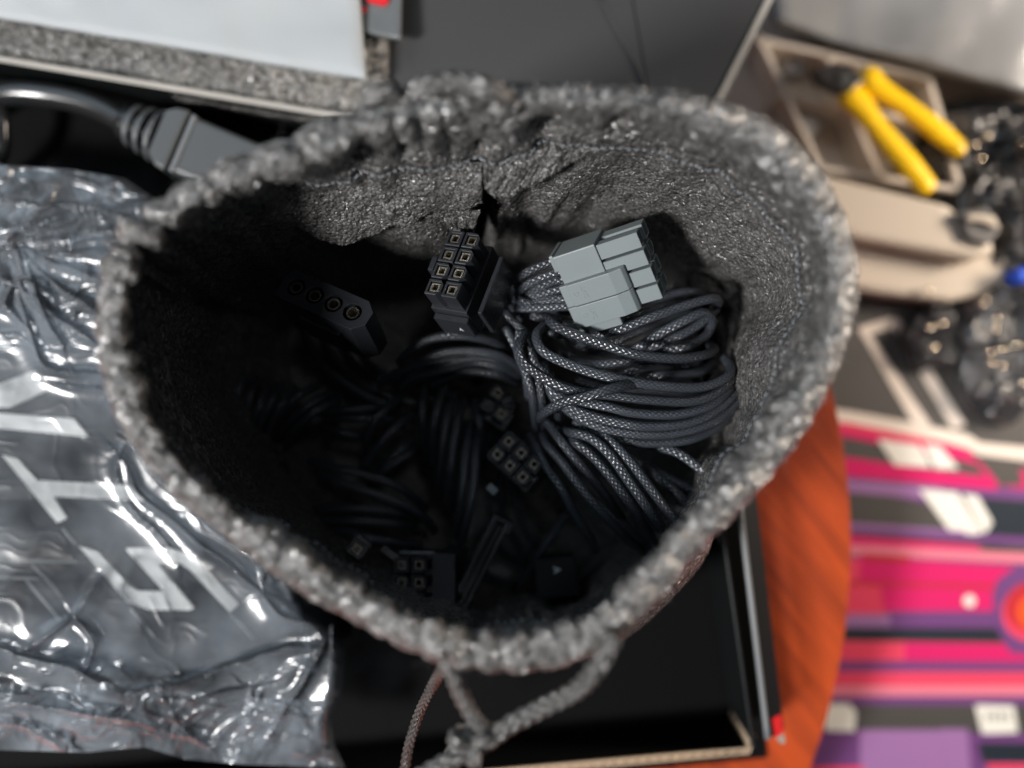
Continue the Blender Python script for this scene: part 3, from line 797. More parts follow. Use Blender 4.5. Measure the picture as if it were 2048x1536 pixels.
# --- drive power plug with four round pins
mc = empty('round_pin_plug_cable', P(670, 640, BASEZ + 2), 'black sleeved cable ending in a flat black plug with four round pins', 'power cable', 'sleeved power cables in the bag')
Zm = Vector((-0.10, 0.42, 0.88))
Xm, Ym, Zm = orth(Zm, (41, -22, 4))
frm = (np.array(P(592, 574, 2)), Xm, Ym, Zm)
pins = [(i * 5.08, 0) for i in range(4)]
outl = [(-3.6, -3.9), (17.2, -3.9), (19.6, -1.6), (19.6, 1.8), (17.2, 3.9), (-3.6, 3.9)]
o = prism('housing', outl, -14, 0, M['black_plastic'], mc, holes=[ring(x, y, 2.15, 20) for x, y in pins], frame=frm, floor=-6); bevel(o, 0.25)
for x, y in pins:
    prism('pin', ring(x, y, 1.45, 18), -10, -0.3, M['metal'], mc, holes=[ring(x, y, 1.1, 18)], frame=frm)
o = prism('side_rib', rect(2, -4.7, 13, -3.95), -13, -5, M['black_plastic'], mc, frame=frm)
wires(mc, [
 [(600, 640, -30), (620, 690, -33), (660, 740, -36), (730, 790, -38), (800, 820, -40)],
 [(640, 660, -30), (660, 710, -33), (700, 750, -36), (770, 790, -38), (840, 810, -40)],
 [(680, 680, -30), (700, 720, -33), (740, 750, -36), (800, 770, -38), (870, 800, -40)],
 [(715, 695, -30), (740, 730, -33), (780, 750, -36), (840, 765, -38), (900, 790, -40)],
])


def Z5(x, y, z): return (400 + x / 3.413, 700 + y / 3.413, z)


# --- dim cables lower in the bag
ec = empty('left_dim_cable', P(560, 850, BASEZ + 2), 'black cable deep in the shaded left of the bag, curling above a four way plug', 'power cable', 'sleeved power cables in the bag')
wires(ec, [
 [Z5(300, 180, -30), Z5(262, 280, -27), Z5(240, 420, -29), Z5(260, 560, -36)],
 [Z5(380, 210, -30), Z5(340, 320, -26), Z5(310, 490, -29), Z5(330, 620, -36)],
 [Z5(470, 240, -30), Z5(410, 380, -26), Z5(365, 520, -29), Z5(380, 650, -36)],
 [Z5(560, 230, -30), Z5(480, 360, -25), Z5(410, 530, -28), Z5(420, 660, -36)],
 [Z5(650, 250, -30), Z5(560, 370, -25), Z5(490, 520, -28), Z5(490, 660, -36)],
 [Z5(800, 240, -30), Z5(680, 310, -24), Z5(570, 420, -26), Z5(500, 580, -34)],
 [Z5(900, 300, -30), Z5(800, 340, -24), Z5(680, 425, -24), Z5(570, 540, -30), Z5(520, 640, -38)],
 [Z5(940, 350, -30), Z5(845, 385, -25), Z5(720, 470, -25), Z5(620, 570, -31), Z5(580, 680, -38)],
])
Xe, Ye, Ze = orth((0.15, -0.15, 1), (34, 18, 0))
fre = (np.array(P(513, 932, -30)), Xe, -Ye if Ye[1] > 0 else Ye, Ze)
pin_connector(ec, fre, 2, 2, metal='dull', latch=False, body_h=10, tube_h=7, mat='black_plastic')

hc = empty('middle_dim_cable', P(730, 900, BASEZ + 2), 'black cable in the shaded middle of the bag with wires crossing each other', 'power cable', 'sleeved power cables in the bag')
wires(hc, [
 [Z5(820, 430, -30), Z5(950, 410, -26), Z5(1080, 402, -25), Z5(1220, 396, -27), Z5(1330, 420, -33)],
 [Z5(860, 480, -32), Z5(1000, 468, -27), Z5(1160, 468, -26), Z5(1310, 478, -29), Z5(1380, 520, -36)],
 [Z5(830, 520, -32), Z5(920, 545, -27), Z5(1020, 575, -26), Z5(1110, 592, -28), Z5(1200, 640, -34)],
 [Z5(1360, 330, -30), Z5(1270, 400, -25), Z5(1185, 500, -24), Z5(1135, 640, -28), Z5(1120, 730, -34)],
 [Z5(1450, 440, -31), Z5(1360, 510, -26), Z5(1250, 620, -25), Z5(1110, 800, -29)],
 [Z5(1470, 600, -31), Z5(1385, 670, -27), Z5(1250, 790, -28), Z5(1180, 880, -34)],
 [Z5(1480, 660, -31), Z5(1400, 725, -27), Z5(1240, 840, -28), Z5(1150, 900, -34)],
 [Z5(760, 760, -30), Z5(900, 800, -25), Z5(1080, 840, -23), Z5(1300, 910, -23), Z5(1450, 995, -27), Z5(1540, 1080, -34)],
 [Z5(820, 850, -29), Z5(950, 900, -24), Z5(1200, 985, -21), Z5(1400, 1060, -22), Z5(1530, 1145, -26), Z5(1600, 1230, -34)],
 [Z5(780, 1090, -30), Z5(900, 1082, -25), Z5(1100, 1084, -22), Z5(1350, 1112, -24), Z5(1480, 1170, -32)],
 [Z5(780, 1180, -30), Z5(930, 1165, -25), Z5(1100, 1168, -22), Z5(1340, 1192, -24), Z5(1480, 1240, -32)],
 [(665, 1055, -30), (700, 1064, -25), (735, 1076, -23), (785, 1083, -25), (840, 1090, -32)],
])
vc = empty('upright_dim_cable', P(900, 950, BASEZ + 2), 'black cable of long near vertical wires in the shaded centre of the bag', 'power cable', 'sleeved power cables in the bag')
wires(vc, [
 [Z5(1540, 240, -32), Z5(1520, 350, -28), Z5(1518, 480, -27), Z5(1530, 620, -30), Z5(1560, 760, -36)],
 [Z5(1680, 230, -32), Z5(1635, 340, -28), Z5(1605, 470, -26), Z5(1588, 620, -28), Z5(1590, 800, -34)],
 [Z5(1740, 300, -32), Z5(1695, 420, -27), Z5(1665, 600, -25), Z5(1640, 850, -28), Z5(1640, 1000, -34)],
 [Z5(1800, 350, -31), Z5(1760, 480, -26), Z5(1725, 690, -24), Z5(1712, 900, -26), Z5(1725, 1080, -34)],
 [Z5(1850, 500, -31), Z5(1820, 660, -26), Z5(1800, 880, -23), Z5(1775, 1090, -25), Z5(1760, 1280, -33)],
 [Z5(1910, 540, -31), Z5(1885, 700, -25), Z5(1868, 950, -22), Z5(1815, 1190, -24), Z5(1770, 1380, -33)],
 [Z5(1870, 350, -31), Z5(1905, 480, -27), Z5(1920, 580, -28), Z5(1930, 800, -34)],
])
# six way plug, front left
pc = empty('front_plug_cable', P(830, 1160, BASEZ + 2), 'black cable whose six way plug faces up near the front left edge of the bag', 'power cable', 'sleeved power cables in the bag')
Xp, Yp, Zp = orth((-0.12, 0.10, 1), (33, 0, 0))
Yp = -Yp if Yp[1] > 0 else Yp
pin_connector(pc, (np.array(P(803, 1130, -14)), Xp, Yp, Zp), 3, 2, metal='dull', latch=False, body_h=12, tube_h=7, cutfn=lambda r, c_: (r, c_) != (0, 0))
prism('side_panel', rect(0, 0, 5.5, 12), -20, -2, M['black_plastic'], pc, frame=(np.array(P(862, 1108, -14)), Xp, Yp, Zp))
wires(pc, [[(800, 1180, -34), (830, 1150, -38), (880, 1120, -40), (930, 1080, -42)], [(830, 1190, -34), (860, 1160, -38), (920, 1130, -40), (970, 1090, -42)]])
# six way plug in the middle
qc = empty('middle_plug_cable', P(1020, 920, BASEZ + 2), 'black cable whose tilted six way plug lies below the coil of the grey plug', 'power cable', 'sleeved power cables in the bag')
Xq, Yq, Zq = orth((-0.2, 0.35, 1), (26, 23, 0)); Xq, Yq, Zq = orth((-0.12, 0.18, 1), (26, -23, 0)); Yq = -Yq if Yq[1] > 0 else Yq
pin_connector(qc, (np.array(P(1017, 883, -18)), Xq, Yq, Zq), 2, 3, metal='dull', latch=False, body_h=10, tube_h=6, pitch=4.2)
prism('latch', rect(0, 0, 2.6, 1.8), -2, -1, M['grey_plastic'], qc, frame=(np.array(P(980, 965, -20)), Xq, Yq, Zq))
wires(qc, [[(1010, 930, -34), (1000, 980, -36), (1010, 1050, -40), (1050, 1120, -44)], [(1030, 940, -34), (1030, 990, -37), (1050, 1060, -40), (1100, 1120, -44)],
           [(1135, 1030, -26), (1110, 1065, -28), (1080, 1105, -30), (1050, 1155, -34), (1030, 1190, -40)]])
# small plug up by the coil
sc_ = empty('small_plug_cable', P(1020, 800, BASEZ + 2), 'black cable with a small round-cornered plug in the shade left of the coil', 'power cable', 'sleeved power cables in the bag')
Xs, Ys, Zs = orth((0.05, 0.25, 1), (20, -14, 0)); Ys = -Ys if Ys[1] > 0 else Ys
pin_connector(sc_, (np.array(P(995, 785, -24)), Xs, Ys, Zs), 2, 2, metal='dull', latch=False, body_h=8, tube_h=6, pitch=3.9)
wires(sc_, [[(1000, 820, -34), (990, 860, -38), (960, 900, -42)], [(1020, 830, -34), (1010, 870, -38), (980, 920, -42)]])
# flat drive plug
tc2 = empty('flat_plug_cable', P(960, 1140, BASEZ + 2), 'black cable with a long thin flat drive plug standing on edge near the front', 'power cable', 'sleeved power cables in the bag')
Xt = Vector(P(905, 1235, -30)) - Vector(P(1005, 1048, -20)); lt = Xt.length
Xt, Yt, Zt = orth((0.0, 0.05, 1), tuple(Xt))
frt = (np.array(P(1005, 1045, -20)), Xt, Yt, Zt)
o = prism('housing', [(-1, -2.6), (lt, -2.6), (lt, 2.0), (2.2, 2.0), (2.2, 2.9), (-1, 2.9)], -9, 0, M['black_plastic'], tc2, holes=[rect(0.2, -1.3, lt - 1.2, 0.9)], frame=frt, floor=-5); bevel(o, 0.25)
prism('contact_blade', rect(1.2, -0.5, lt - 2.2, 0.1), -5, -1.2, M['black_plastic'], tc2, frame=frt)
wires(tc2, [[(985, 1090, -34), (1010, 1110, -38), (1060, 1130, -42)], [(960, 1140, -36), (990, 1160, -40), (1040, 1180, -44)]])
# single socket and plug body with the A mark
ac = empty('marked_plug_cable', P(1110, 1150, BASEZ + 2), 'black cable with a blocky plug bearing a small letter A', 'power cable', 'sleeved power cables in the bag')
Xa, Ya, Za = orth((0.0, 0.1, 1), (1, 0.1, 0))
fra = (np.array(P(1080, 1175, -26)), Xa, Ya, Za)
o = prism('housing', rect(-1, -3, 10, 7), -14, 0, M['dark_inside'], ac, frame=fra); bevel(o, 0.4)
text3d('A', 2.6, M['mark'], (np.array(P(1113, 1140, -25.9)), -Ya, Xa, Za), ac, name='letter_mark', depth=0.05)
wires(ac, [[(1150, 1160, -36), (1180, 1140, -38), (1220, 1120, -42)], [(1140, 1180, -36), (1180, 1170, -38), (1230, 1150, -42)]])
oc = empty('single_socket_cable', P(700, 1100, BASEZ + 2), 'black cable with one square socket showing beside the front left wall of the bag', 'power cable', 'sleeved power cables in the bag')
Xo, Yo, Zo = orth((0.1, 0.1, 1), (1, 1.3, 0))
pin_connector(oc, (np.array(P(714, 1098, -12)), Xo, Yo, Zo), 1, 1, metal='dull', latch=False, body_h=14, tube_h=6, body_margin=0.3)
prism('latch', rect(-1, -5.5, 0.6, 1.2), -8, -4, M['black_plastic'], oc, frame=(np.array(P(772, 1103, -12)), Xo, Yo, Zo))
wires(oc, [[(700, 1085, -34), (680, 1060, -38), (670, 1030, -42), (690, 1000, -46)]])

# ------------------------------------------------------------------ the big black cardboard box everything stands in
M['black_card'] = plain('black_laminate', (0.006, 0.0075, 0.008), 0.38, spec=0.25, nscale=120, nstr=0.08, var=0.35)
M['box_inside'] = plain('matt_black_lining', (0.004, 0.0042, 0.0045), 0.7, spec=0.05, nscale=120, nstr=0.08, var=0.35)
M['dark_card'] = plain('dark_grey_card', (0.044, 0.044, 0.045), 0.42, spec=0.45, nscale=90, nstr=0.1, var=0.2)
M['raw_card'] = plain('raw_cardboard', (0.50, 0.38, 0.27), 0.85, spec=0.2, nscale=900, nstr=0.5, var=0.15)
M['edge_card'] = plain('worn_card_edge', (0.36, 0.34, 0.31), 0.7, spec=0.3, nscale=700, nstr=0.4, var=0.25)
M['grey_edge'] = plain('rubbed_black_edge', (0.15, 0.16, 0.17), 0.4, spec=0.5, nscale=500, nstr=0.2, var=0.3)  # paler grey puts the fold's edge highlight into the colour
M['red_print'] = plain('red_print', (0.62, 0.01, 0.015), 0.45, nscale=300)
WT = -38.0   # top of its walls
big = empty('black_box', P(500, 900, TZ), 'large open black cardboard box holding the drawstring bag and the wrapped package', 'box')
cTL, cTR, cBR, cBL = (-230, 84), (1350, 350), (1512, 1497), (-230, 1655)
pxpoly('box_floor', [(-260, 60), (1400, 330), (1535, 1515), (-260, 1690)], TZ + 0.1, TZ + 0.9, M['box_inside'], big)


def wall(parent, a, b, z0, z1, th, mat, name, capmat=None, capname='worn_edge', lean=0.0):
    A = Vector(P(*a, z1)); B = Vector(P(*b, z1)); d = (B - A); L_ = d.length; X = d.normalized(); Y = Vector((0, 0, 1)).cross(X)
    z = Vector((0, 0, 1)) + Y * lean
    o = prism(name, rect(0, 0, L_, th), z0 - z1, -0.6, mat, parent, frame=(np.array(A), np.array(X), np.array(Y), np.array(z)))
    if capmat:
        c_ = prism(capname, rect(0, -0.05, L_, th + 0.05), -0.6, 0, capmat, o, frame=(np.array(A), np.array(X), np.array(Y), np.array(z))); bevel(c_, 0.25)
    return o


wall(big, cTL, cTR, TZ + 1, WT, 1.5, M['black_card'], 'side_wall', M['edge_card'])
wall(big, cBR, cTR, TZ + 1, WT, 0.9, M['black_card'], 'side_wall', M['black_card'])
# right-hand lid flap, folded out, with its highlight-grey fold and red corner
A = [P(1478, 1000, WT + 0.5), P(1535, 1478, WT + 0.5)]
fa = np.array(A[0]); fb = np.array(A[1]); dX = fb - fa; lf = np.linalg.norm(dX); dX /= lf; dY = np.array([-dX[1], dX[0], 0.0])
# fold roll
ff = tube('fold', [fa, fa * .5 + fb * .5, fb], 0.75, M['grey_edge'], big, world=True, seg=14, step=3)
Ztilt = np.array([0, 0, 1.0])
side = dY if dY[0] > 0 else -dY
fdown = side * 0.72 + np.array([0, 0, -0.69]); fdown /= np.linalg.norm(fdown)
nrm_ = np.cross(dX, fdown)
if nrm_[2] < 0: nrm_ = -nrm_
prism('lid_flap', rect(0, 0.4, lf, 8.2), -0.5, 0.3, M['black_card'], big, frame=(fa, dX, fdown, nrm_))
prism('red_corner', [(lf - 4.6, 3.2), (lf - 4.2, 2.6), (lf + 0.9, 3.4), (lf + 0.9, 7.2), (lf - 4.2, 7.4)], 0.31, 0.5, M['red_print'], big, frame=(fa, dX, fdown, nrm_))
prism('torn_corner', [(lf + 0.9, 4.0), (lf + 3.9, 6.9), (lf + 3.4, 8.0), (lf + 1.0, 7.6)], -0.4, 0.4, M['edge_card'], big, frame=(fa, dX, fdown, nrm_))


# raw corrugated wall at the front: two liners with the fluting between
def corrugated(parent, a, b, z0, z1, th):
    A = Vector(P(*a, z1)); B = Vector(P(*b, z1)); d = B - A; L_ = d.length; X = d.normalized(); Y = Vector((0, 0, 1)).cross(X)
    fr = (np.array(A), np.array(X), np.array(Y), np.array([0, 0, 1.0]))
    prism('liner', rect(0, 0, L_, 0.35), z0 - z1, 0, M['raw_card'], parent, frame=fr)
    prism('liner', rect(0, th - 0.35, L_, th), z0 - z1, 0, M['raw_card'], parent, frame=fr)
    n = int(L_ / 0.4); x = np.linspace(0, L_, n); y = th / 2 + (th / 2 - 0.45) * np.sin(x / 1.9 * 2 * np.pi / 1.6)
    V = []; F = []
    for k in range(n):
        for yy, zz in ((y[k] - 0.12, -0.4), (y[k] + 0.12, -0.4), (y[k] + 0.12, z0 - z1), (y[k] - 0.12, z0 - z1)):
            V.append(np.array(A) + x[k] * fr[1] + yy * fr[2] + np.array([0, 0, zz]))
        if k:
            b0 = 4 * k
            for e in range(4): F.append((b0 - 4 + e, b0 - 4 + (e + 1) % 4, b0 + (e + 1) % 4, b0 + e))
    mesh('fluting', V, F, M['raw_card'], parent)


wall(big, (-230, 1650), (1498, 1496), TZ + 1, WT - 2.2, 0.5, M['box_inside'], 'inner_liner')
corrugated(big, (-230, 1662), (1500, 1508), TZ + 1, WT - 2, 1.8)
corrugated(big, (1500, 1508), (1513, 1470), TZ + 1, WT - 2, 1.4)

# dark panel at the back with its pale cut edge and a crease
pn = empty('dark_lid', P(1100, 80, -50), 'dark grey cardboard lid lying behind the bag with a pale cut edge on its right', 'box lid')
pz = -46.0
pxpoly('panel', [(700, -160), (1238, -160), (1262, -10), (1292, 160), (1320, 330), (700, 330)], pz - 6, pz, M['dark_card'], pn)
pxpoly('panel', [(1240.5, -160), (1608, -160), (1534, -10), (1420, 216), (1362, 330), (1322.5, 330), (1294.5, 160), (1264.5, -10)], pz - 6, pz - 0.5, M['dark_card'], pn)
pxpoly('cut_edge', [(1610, -160), (1624, -160), (1551, -10), (1436, 222), (1376, 338), (1364, 330), (1422, 216), (1536, -10)], pz - 6, pz - 0.2, M['edge_card'], pn)
o = tube('crease', [(1200, -10, pz + 0.1), (1235, 60, pz + 0.1), (1268, 120, pz + 0.1), (1290, 175, pz + 0.1)], 0.35, M['dark_card'], pn, seg=8, step=2)

# ------------------------------------------------------------------ top left: foam, white sheet, card, plug
M['foam'] = bead_fabric('bubble_foam', (0.19, 0.185, 0.175), 1.3, 0.22, 1.0, 1.5, spec=0.9, coat=1.0, cior=2.0)
M['white_foam'] = plain('white_foam', (0.37, 0.392, 0.405), 0.6, spec=0.3, nscale=90, nstr=0.2, var=0.05)
M['shiny_card'] = plain('grey_card', (0.12, 0.13, 0.135), 0.32, spec=0.5, nscale=90, var=0.1)


def slab(name, quad, z0, z1, mat, label, cat, bump=1.0, nu=150, nv=60, wav=14, seed=1, edge=1.5, tiltfn=None, parent=None):
    """soft sheet: quad px corners TL,TR,BR,BL at z1"""
    q = [np.array(c_, float) for c_ in quad]
    u = np.linspace(0, 1, nu)[:, None, None]; v = np.linspace(0, 1, nv)[None, :, None]
    pp = (q[0] * (1 - u) + q[1] * u) * (1 - v) + (q[3] * (1 - u) + q[2] * u) * v
    z = np.full(pp.shape[:2], float(z1))
    if tiltfn is not None: z = z + tiltfn(u[..., 0], v[..., 0])
    G = PA(np.concatenate([pp, z[..., None]], -1))
    G[..., 2] += bump * fbm(G[..., 0] / wav, G[..., 1] / wav, 0, seed, 3)
    e = np.minimum(np.minimum(u[..., 0], 1 - u[..., 0]) * nu / 4, np.minimum(v[..., 0], 1 - v[..., 0]) * nv / 4).clip(0, 1)
    G[..., 2] -= edge * (1 - e) ** 2
    Bt = G.copy(); Bt[..., 2] = np.minimum(z0, G[..., 2] - 0.3)
    n0 = nu * nv; F1 = grid_faces(nu, nv)[:, ::-1]; F2 = F1[:, ::-1] + n0
    bd = [i * nv for i in range(nu)] + [(nu - 1) * nv + j for j in range(1, nv)] + [i * nv + nv - 1 for i in range(nu - 2, -1, -1)] + [j for j in range(nv - 2, 0, -1)]
    F3 = np.array([[bd[i], bd[(i + 1) % len(bd)], bd[(i + 1) % len(bd)] + n0, bd[i] + n0] for i in range(len(bd))])
    o = mesh(name, np.vstack([G.reshape(-1, 3), Bt.reshape(-1, 3)]), np.vstack([F1, F2, F3]), mat, parent)
    if label: tag(o, label, cat)
    return o


slab('bubble_foam', [(-200, -180), (776, -160), (772, 262), (-200, 95)], -50, -42, M['foam'], 'sheet of glittering grey bubble foam along the back wall of the black box', 'packing foam', bump=1.2, nu=260, nv=90, wav=10, seed=4)
slab('white_foam_sheet', [(-200, -200), (703, -200), (731, 156), (-200, 0)], -37, -34.5, M['white_foam'], 'smooth white foam sheet lying on the bubble foam', 'foam sheet', bump=1.3, wav=30, seed=9, edge=0.8)
kc_ = empty('folded_card', P(760, 20, -37), 'small dark grey card with red print poking out from under the white foam', 'card')
slab('card_sheet', [(640, -120), (806, -120), (800, 76), (690, 55)], -40.2, -38.6, M['shiny_card'], None, None, bump=0.3, seed=6, parent=kc_, edge=0.2, nu=40, nv=40, tiltfn=lambda u, v: 1.4 * (v ** 4))
pxpoly('red_print', [(728, -60), (782, -60), (776, 4), (768, 11), (738, 4), (728, -6)], -38.2, -37.4, M['red_print'], kc_)
pxpoly('red_print', [(712, 14), (732, 13), (732, 20), (724, 24), (716, 25)], -38.0, -37.2, M['red_print'], kc_)

# black moulded mains plug and lead
M['rubber'] = plain('black_rubber', (0.014, 0.015, 0.016), 0.2, spec=0.55, nscale=250, nstr=0.1, var=0.2)
M['plug'] = plain('plug_rubber', (0.065, 0.07, 0.073), 0.36, spec=0.5, nscale=250, nstr=0.1, var=0.2)
pl_ = empty('mains_lead', P(330, 270, TZ + 1), 'thick black mains lead with a moulded plug lying against the back wall of the box', 'power lead')
pz_ = -44
tube('cable', [(-120, 260, -50), (-60, 205, -46), (20, 186, pz_), (110, 192, pz_), (190, 212, pz_), (262, 248, pz_)], 3.5, M['rubber'], pl_, seg=20, step=1.5)
axd = Vector(P(420, 315, pz_)) - Vector(P(262, 248, pz_)); axd.normalize()
axs = Vector((-axd.y, axd.x, 0)) * -1
for i, dd in enumerate((1.5, 5.0, 8.5)):
    cpt = Vector(P(262, 248, pz_)) + axd * dd
    o = prism('strain_relief_ring', ring(0, 0, 6.0 + 0.7 * i, 20), -0.8, 0.8, M['plug'], pl_, frame=(np.array(cpt), np.array(axs), np.array([0, 0, 1.0]), np.array(axd))); bevel(o, 0.4)
tube('strain_relief', [tuple(Vector(P(262, 248, pz_)) - axd * 2), tuple(Vector(P(262, 248, pz_)) + axd * 5), tuple(Vector(P(262, 248, pz_)) + axd * 12)], 4.9, M['rubber'], pl_, world=True, seg=20, step=1)
cpt = np.array(Vector(P(262, 248, pz_)) + axd * 10.5)
fr_ = (cpt, np.array(axd), np.array(axs), np.array([0, 0, 1.0]))
o = prism('collar', [(0, -6), (3, -8.4), (6.0, -8.8), (6.0, 8.8), (3, 8.4), (0, 6)], -7, 7.2, M['plug'], pl_, frame=fr_); bevel(o, 1.2, 3)
o = prism('seam_rib', rect(6.9, -8.2, 8.2, 8.2), -6.2, 6.8, M['grey_edge'], pl_, frame=fr_); bevel(o, 0.4, 2)
o = prism('plug_body', rect(6.0, -8.0, 34, 8.0), -6.4, 6.0, M['plug'], pl_, frame=fr_); bevel(o, 1.6, 3)
# cable going up beside it at the picture's left edge
o = tube('second_lead', [(-40, 150, -48), (-6, 210, -44), (4, 260, -44), (-4, 320, -46), (-60, 380, -50)], 2.2, M['rubber'], None, seg=14)
tag(o, 'short stretch of thin black cable at the left edge below the mains lead', 'power lead')

# ------------------------------------------------------------------ wrapped package with raised white letters
M['pkg'] = plain('package_print', (0.030, 0.036, 0.044), 0.62, spec=0.12, nscale=500, nstr=0.15, var=0.4)
M['letter'] = plain('pale_letter', (0.80, 0.79, 0.76), 0.6, spec=0.2, nscale=1500, nstr=0.3, var=0.08)
M['letter_line'] = plain('letter_outline', (0.30, 0.31, 0.32), 0.55, spec=0.2, nscale=500)
BZ = -31.0
pk = empty('wrapped_package', P(250, 1000, TZ + 1), 'flat black package with large pale slanted letters, sealed in clear plastic', 'package')
o = pxpoly('carton', [(-220, 600), (420, 640), (430, 790), (480, 930), (560, 1080), (640, 1348), (-220, 1352)], TZ + 1, BZ, M['pkg'], pk); bevel(o, 1.2, 3)


def zq(pts, ox, oy, s): return [(ox + x / s, oy + y / s) for x, y in pts]


LT = [
 [(-90, 812), (68, 741), (100, 778), (22, 818), (-90, 822)],
 [(-60, 640), (0, 668), (26, 695), (-60, 700)],
 [(-90, 820), (0, 826), (148, 837), (178, 874), (0, 857), (-90, 852)],
 zq([(5, 895), (100, 920), (215, 1045), (745, 1075), (840, 1165), (310, 1140), (390, 1265), (330, 1295)], 0, 600, 2.899),
 zq([(455, 120), (570, 155), (755, 355), (810, 385), (955, 388), (735, 145), (740, 132), (1000, 135), (1140, 185), (1400, 465), (1345, 515), (1110, 265), (1050, 225), (925, 230), (1140, 485), (1110, 500), (870, 500), (740, 450)], 0, 1050, 2.926),
]
# keep the second strip clear of the first
LT[0] = [(-90, 800), (68, 741), (100, 778), (20, 815), (-90, 815)]
for l in LT:
    o = pxpoly('letter', l, BZ - 0.2, BZ + 0.9, M['letter'], pk); bevel(o, 0.2, 2)
z7 = lambda x, y: (x / 2.926, 1050 + y / 2.926, BZ + 0.15)
for pts in ([z7(60, 205), z7(270, 209), z7(460, 214)], [z7(-100, 300), z7(60, 305), z7(235, 311)], [z7(185, 228), z7(280, 320), z7(365, 415)],
            [z7(150, 312), z7(250, 430), z7(360, 560)], [z7(765, 485), z7(830, 560), z7(905, 650)], [z7(1350, 520), z7(1420, 590), z7(1485, 668)],
            [z7(370, 15), z7(410, 70), z7(450, 112)]):
    tube('embossed_line', pts, 0.45, M['letter_line'], pk, seg=8, step=2)


def film_mat():
    m, N, L, b = newmat('clear_film')
    out = N['Material Output']; N.remove(b)
    gl = nd(N, 'ShaderNodeBsdfGlossy'); gl.inputs['Roughness'].default_value = 0.19; gl.inputs['Color'].default_value = (1, 1, 1, 1)
    tr = nd(N, 'ShaderNodeBsdfTransparent'); tr.inputs[0].default_value = (0.93, 0.955, 0.98, 1)
    df = nd(N, 'ShaderNodeBsdfDiffuse'); df.inputs[0].default_value = (0.70, 0.78, 0.87, 1)  # milky haze painted in for the window's broad reflection
    fr = nd(N, 'ShaderNodeFresnel'); fr.inputs[0].default_value = 1.5
    tc = nd(N, 'ShaderNodeTexCoord')
    no = nd(N, 'ShaderNodeTexNoise', i_Scale=260.0, i_Detail=5, i_Roughness=0.55); L.new(tc.outputs['Object'], no.inputs[0])
    wv = nd(N, 'ShaderNodeTexNoise', i_Scale=35.0, i_Detail=4); L.new(tc.outputs['Object'], wv.inputs[0])
    bp = nd(N, 'ShaderNodeBump', i_Strength=0.05, i_Distance=0.3 * MM); L.new(no.outputs[0], bp.inputs['Height'])
    for q in (gl, fr): L.new(bp.outputs[0], q.inputs['Normal'])
    m1 = nd(N, 'ShaderNodeMixShader'); L.new(math_(N, L, 'MULTIPLY_ADD', wv.outputs[0], 0.46, -0.14, clamp=True), m1.inputs[0]); L.new(tr.outputs[0], m1.inputs[1]); L.new(df.outputs[0], m1.inputs[2])
    m2 = nd(N, 'ShaderNodeMixShader'); L.new(math_(N, L, 'MULTIPLY', fr.outputs[0], 1.25, clamp=True), m2.inputs[0]); L.new(m1.outputs[0], m2.inputs[1]); L.new(gl.outputs[0], m2.inputs[2])
    L.new(m2.outputs[0], out.inputs[0])
    return m


M['film'] = film_mat()


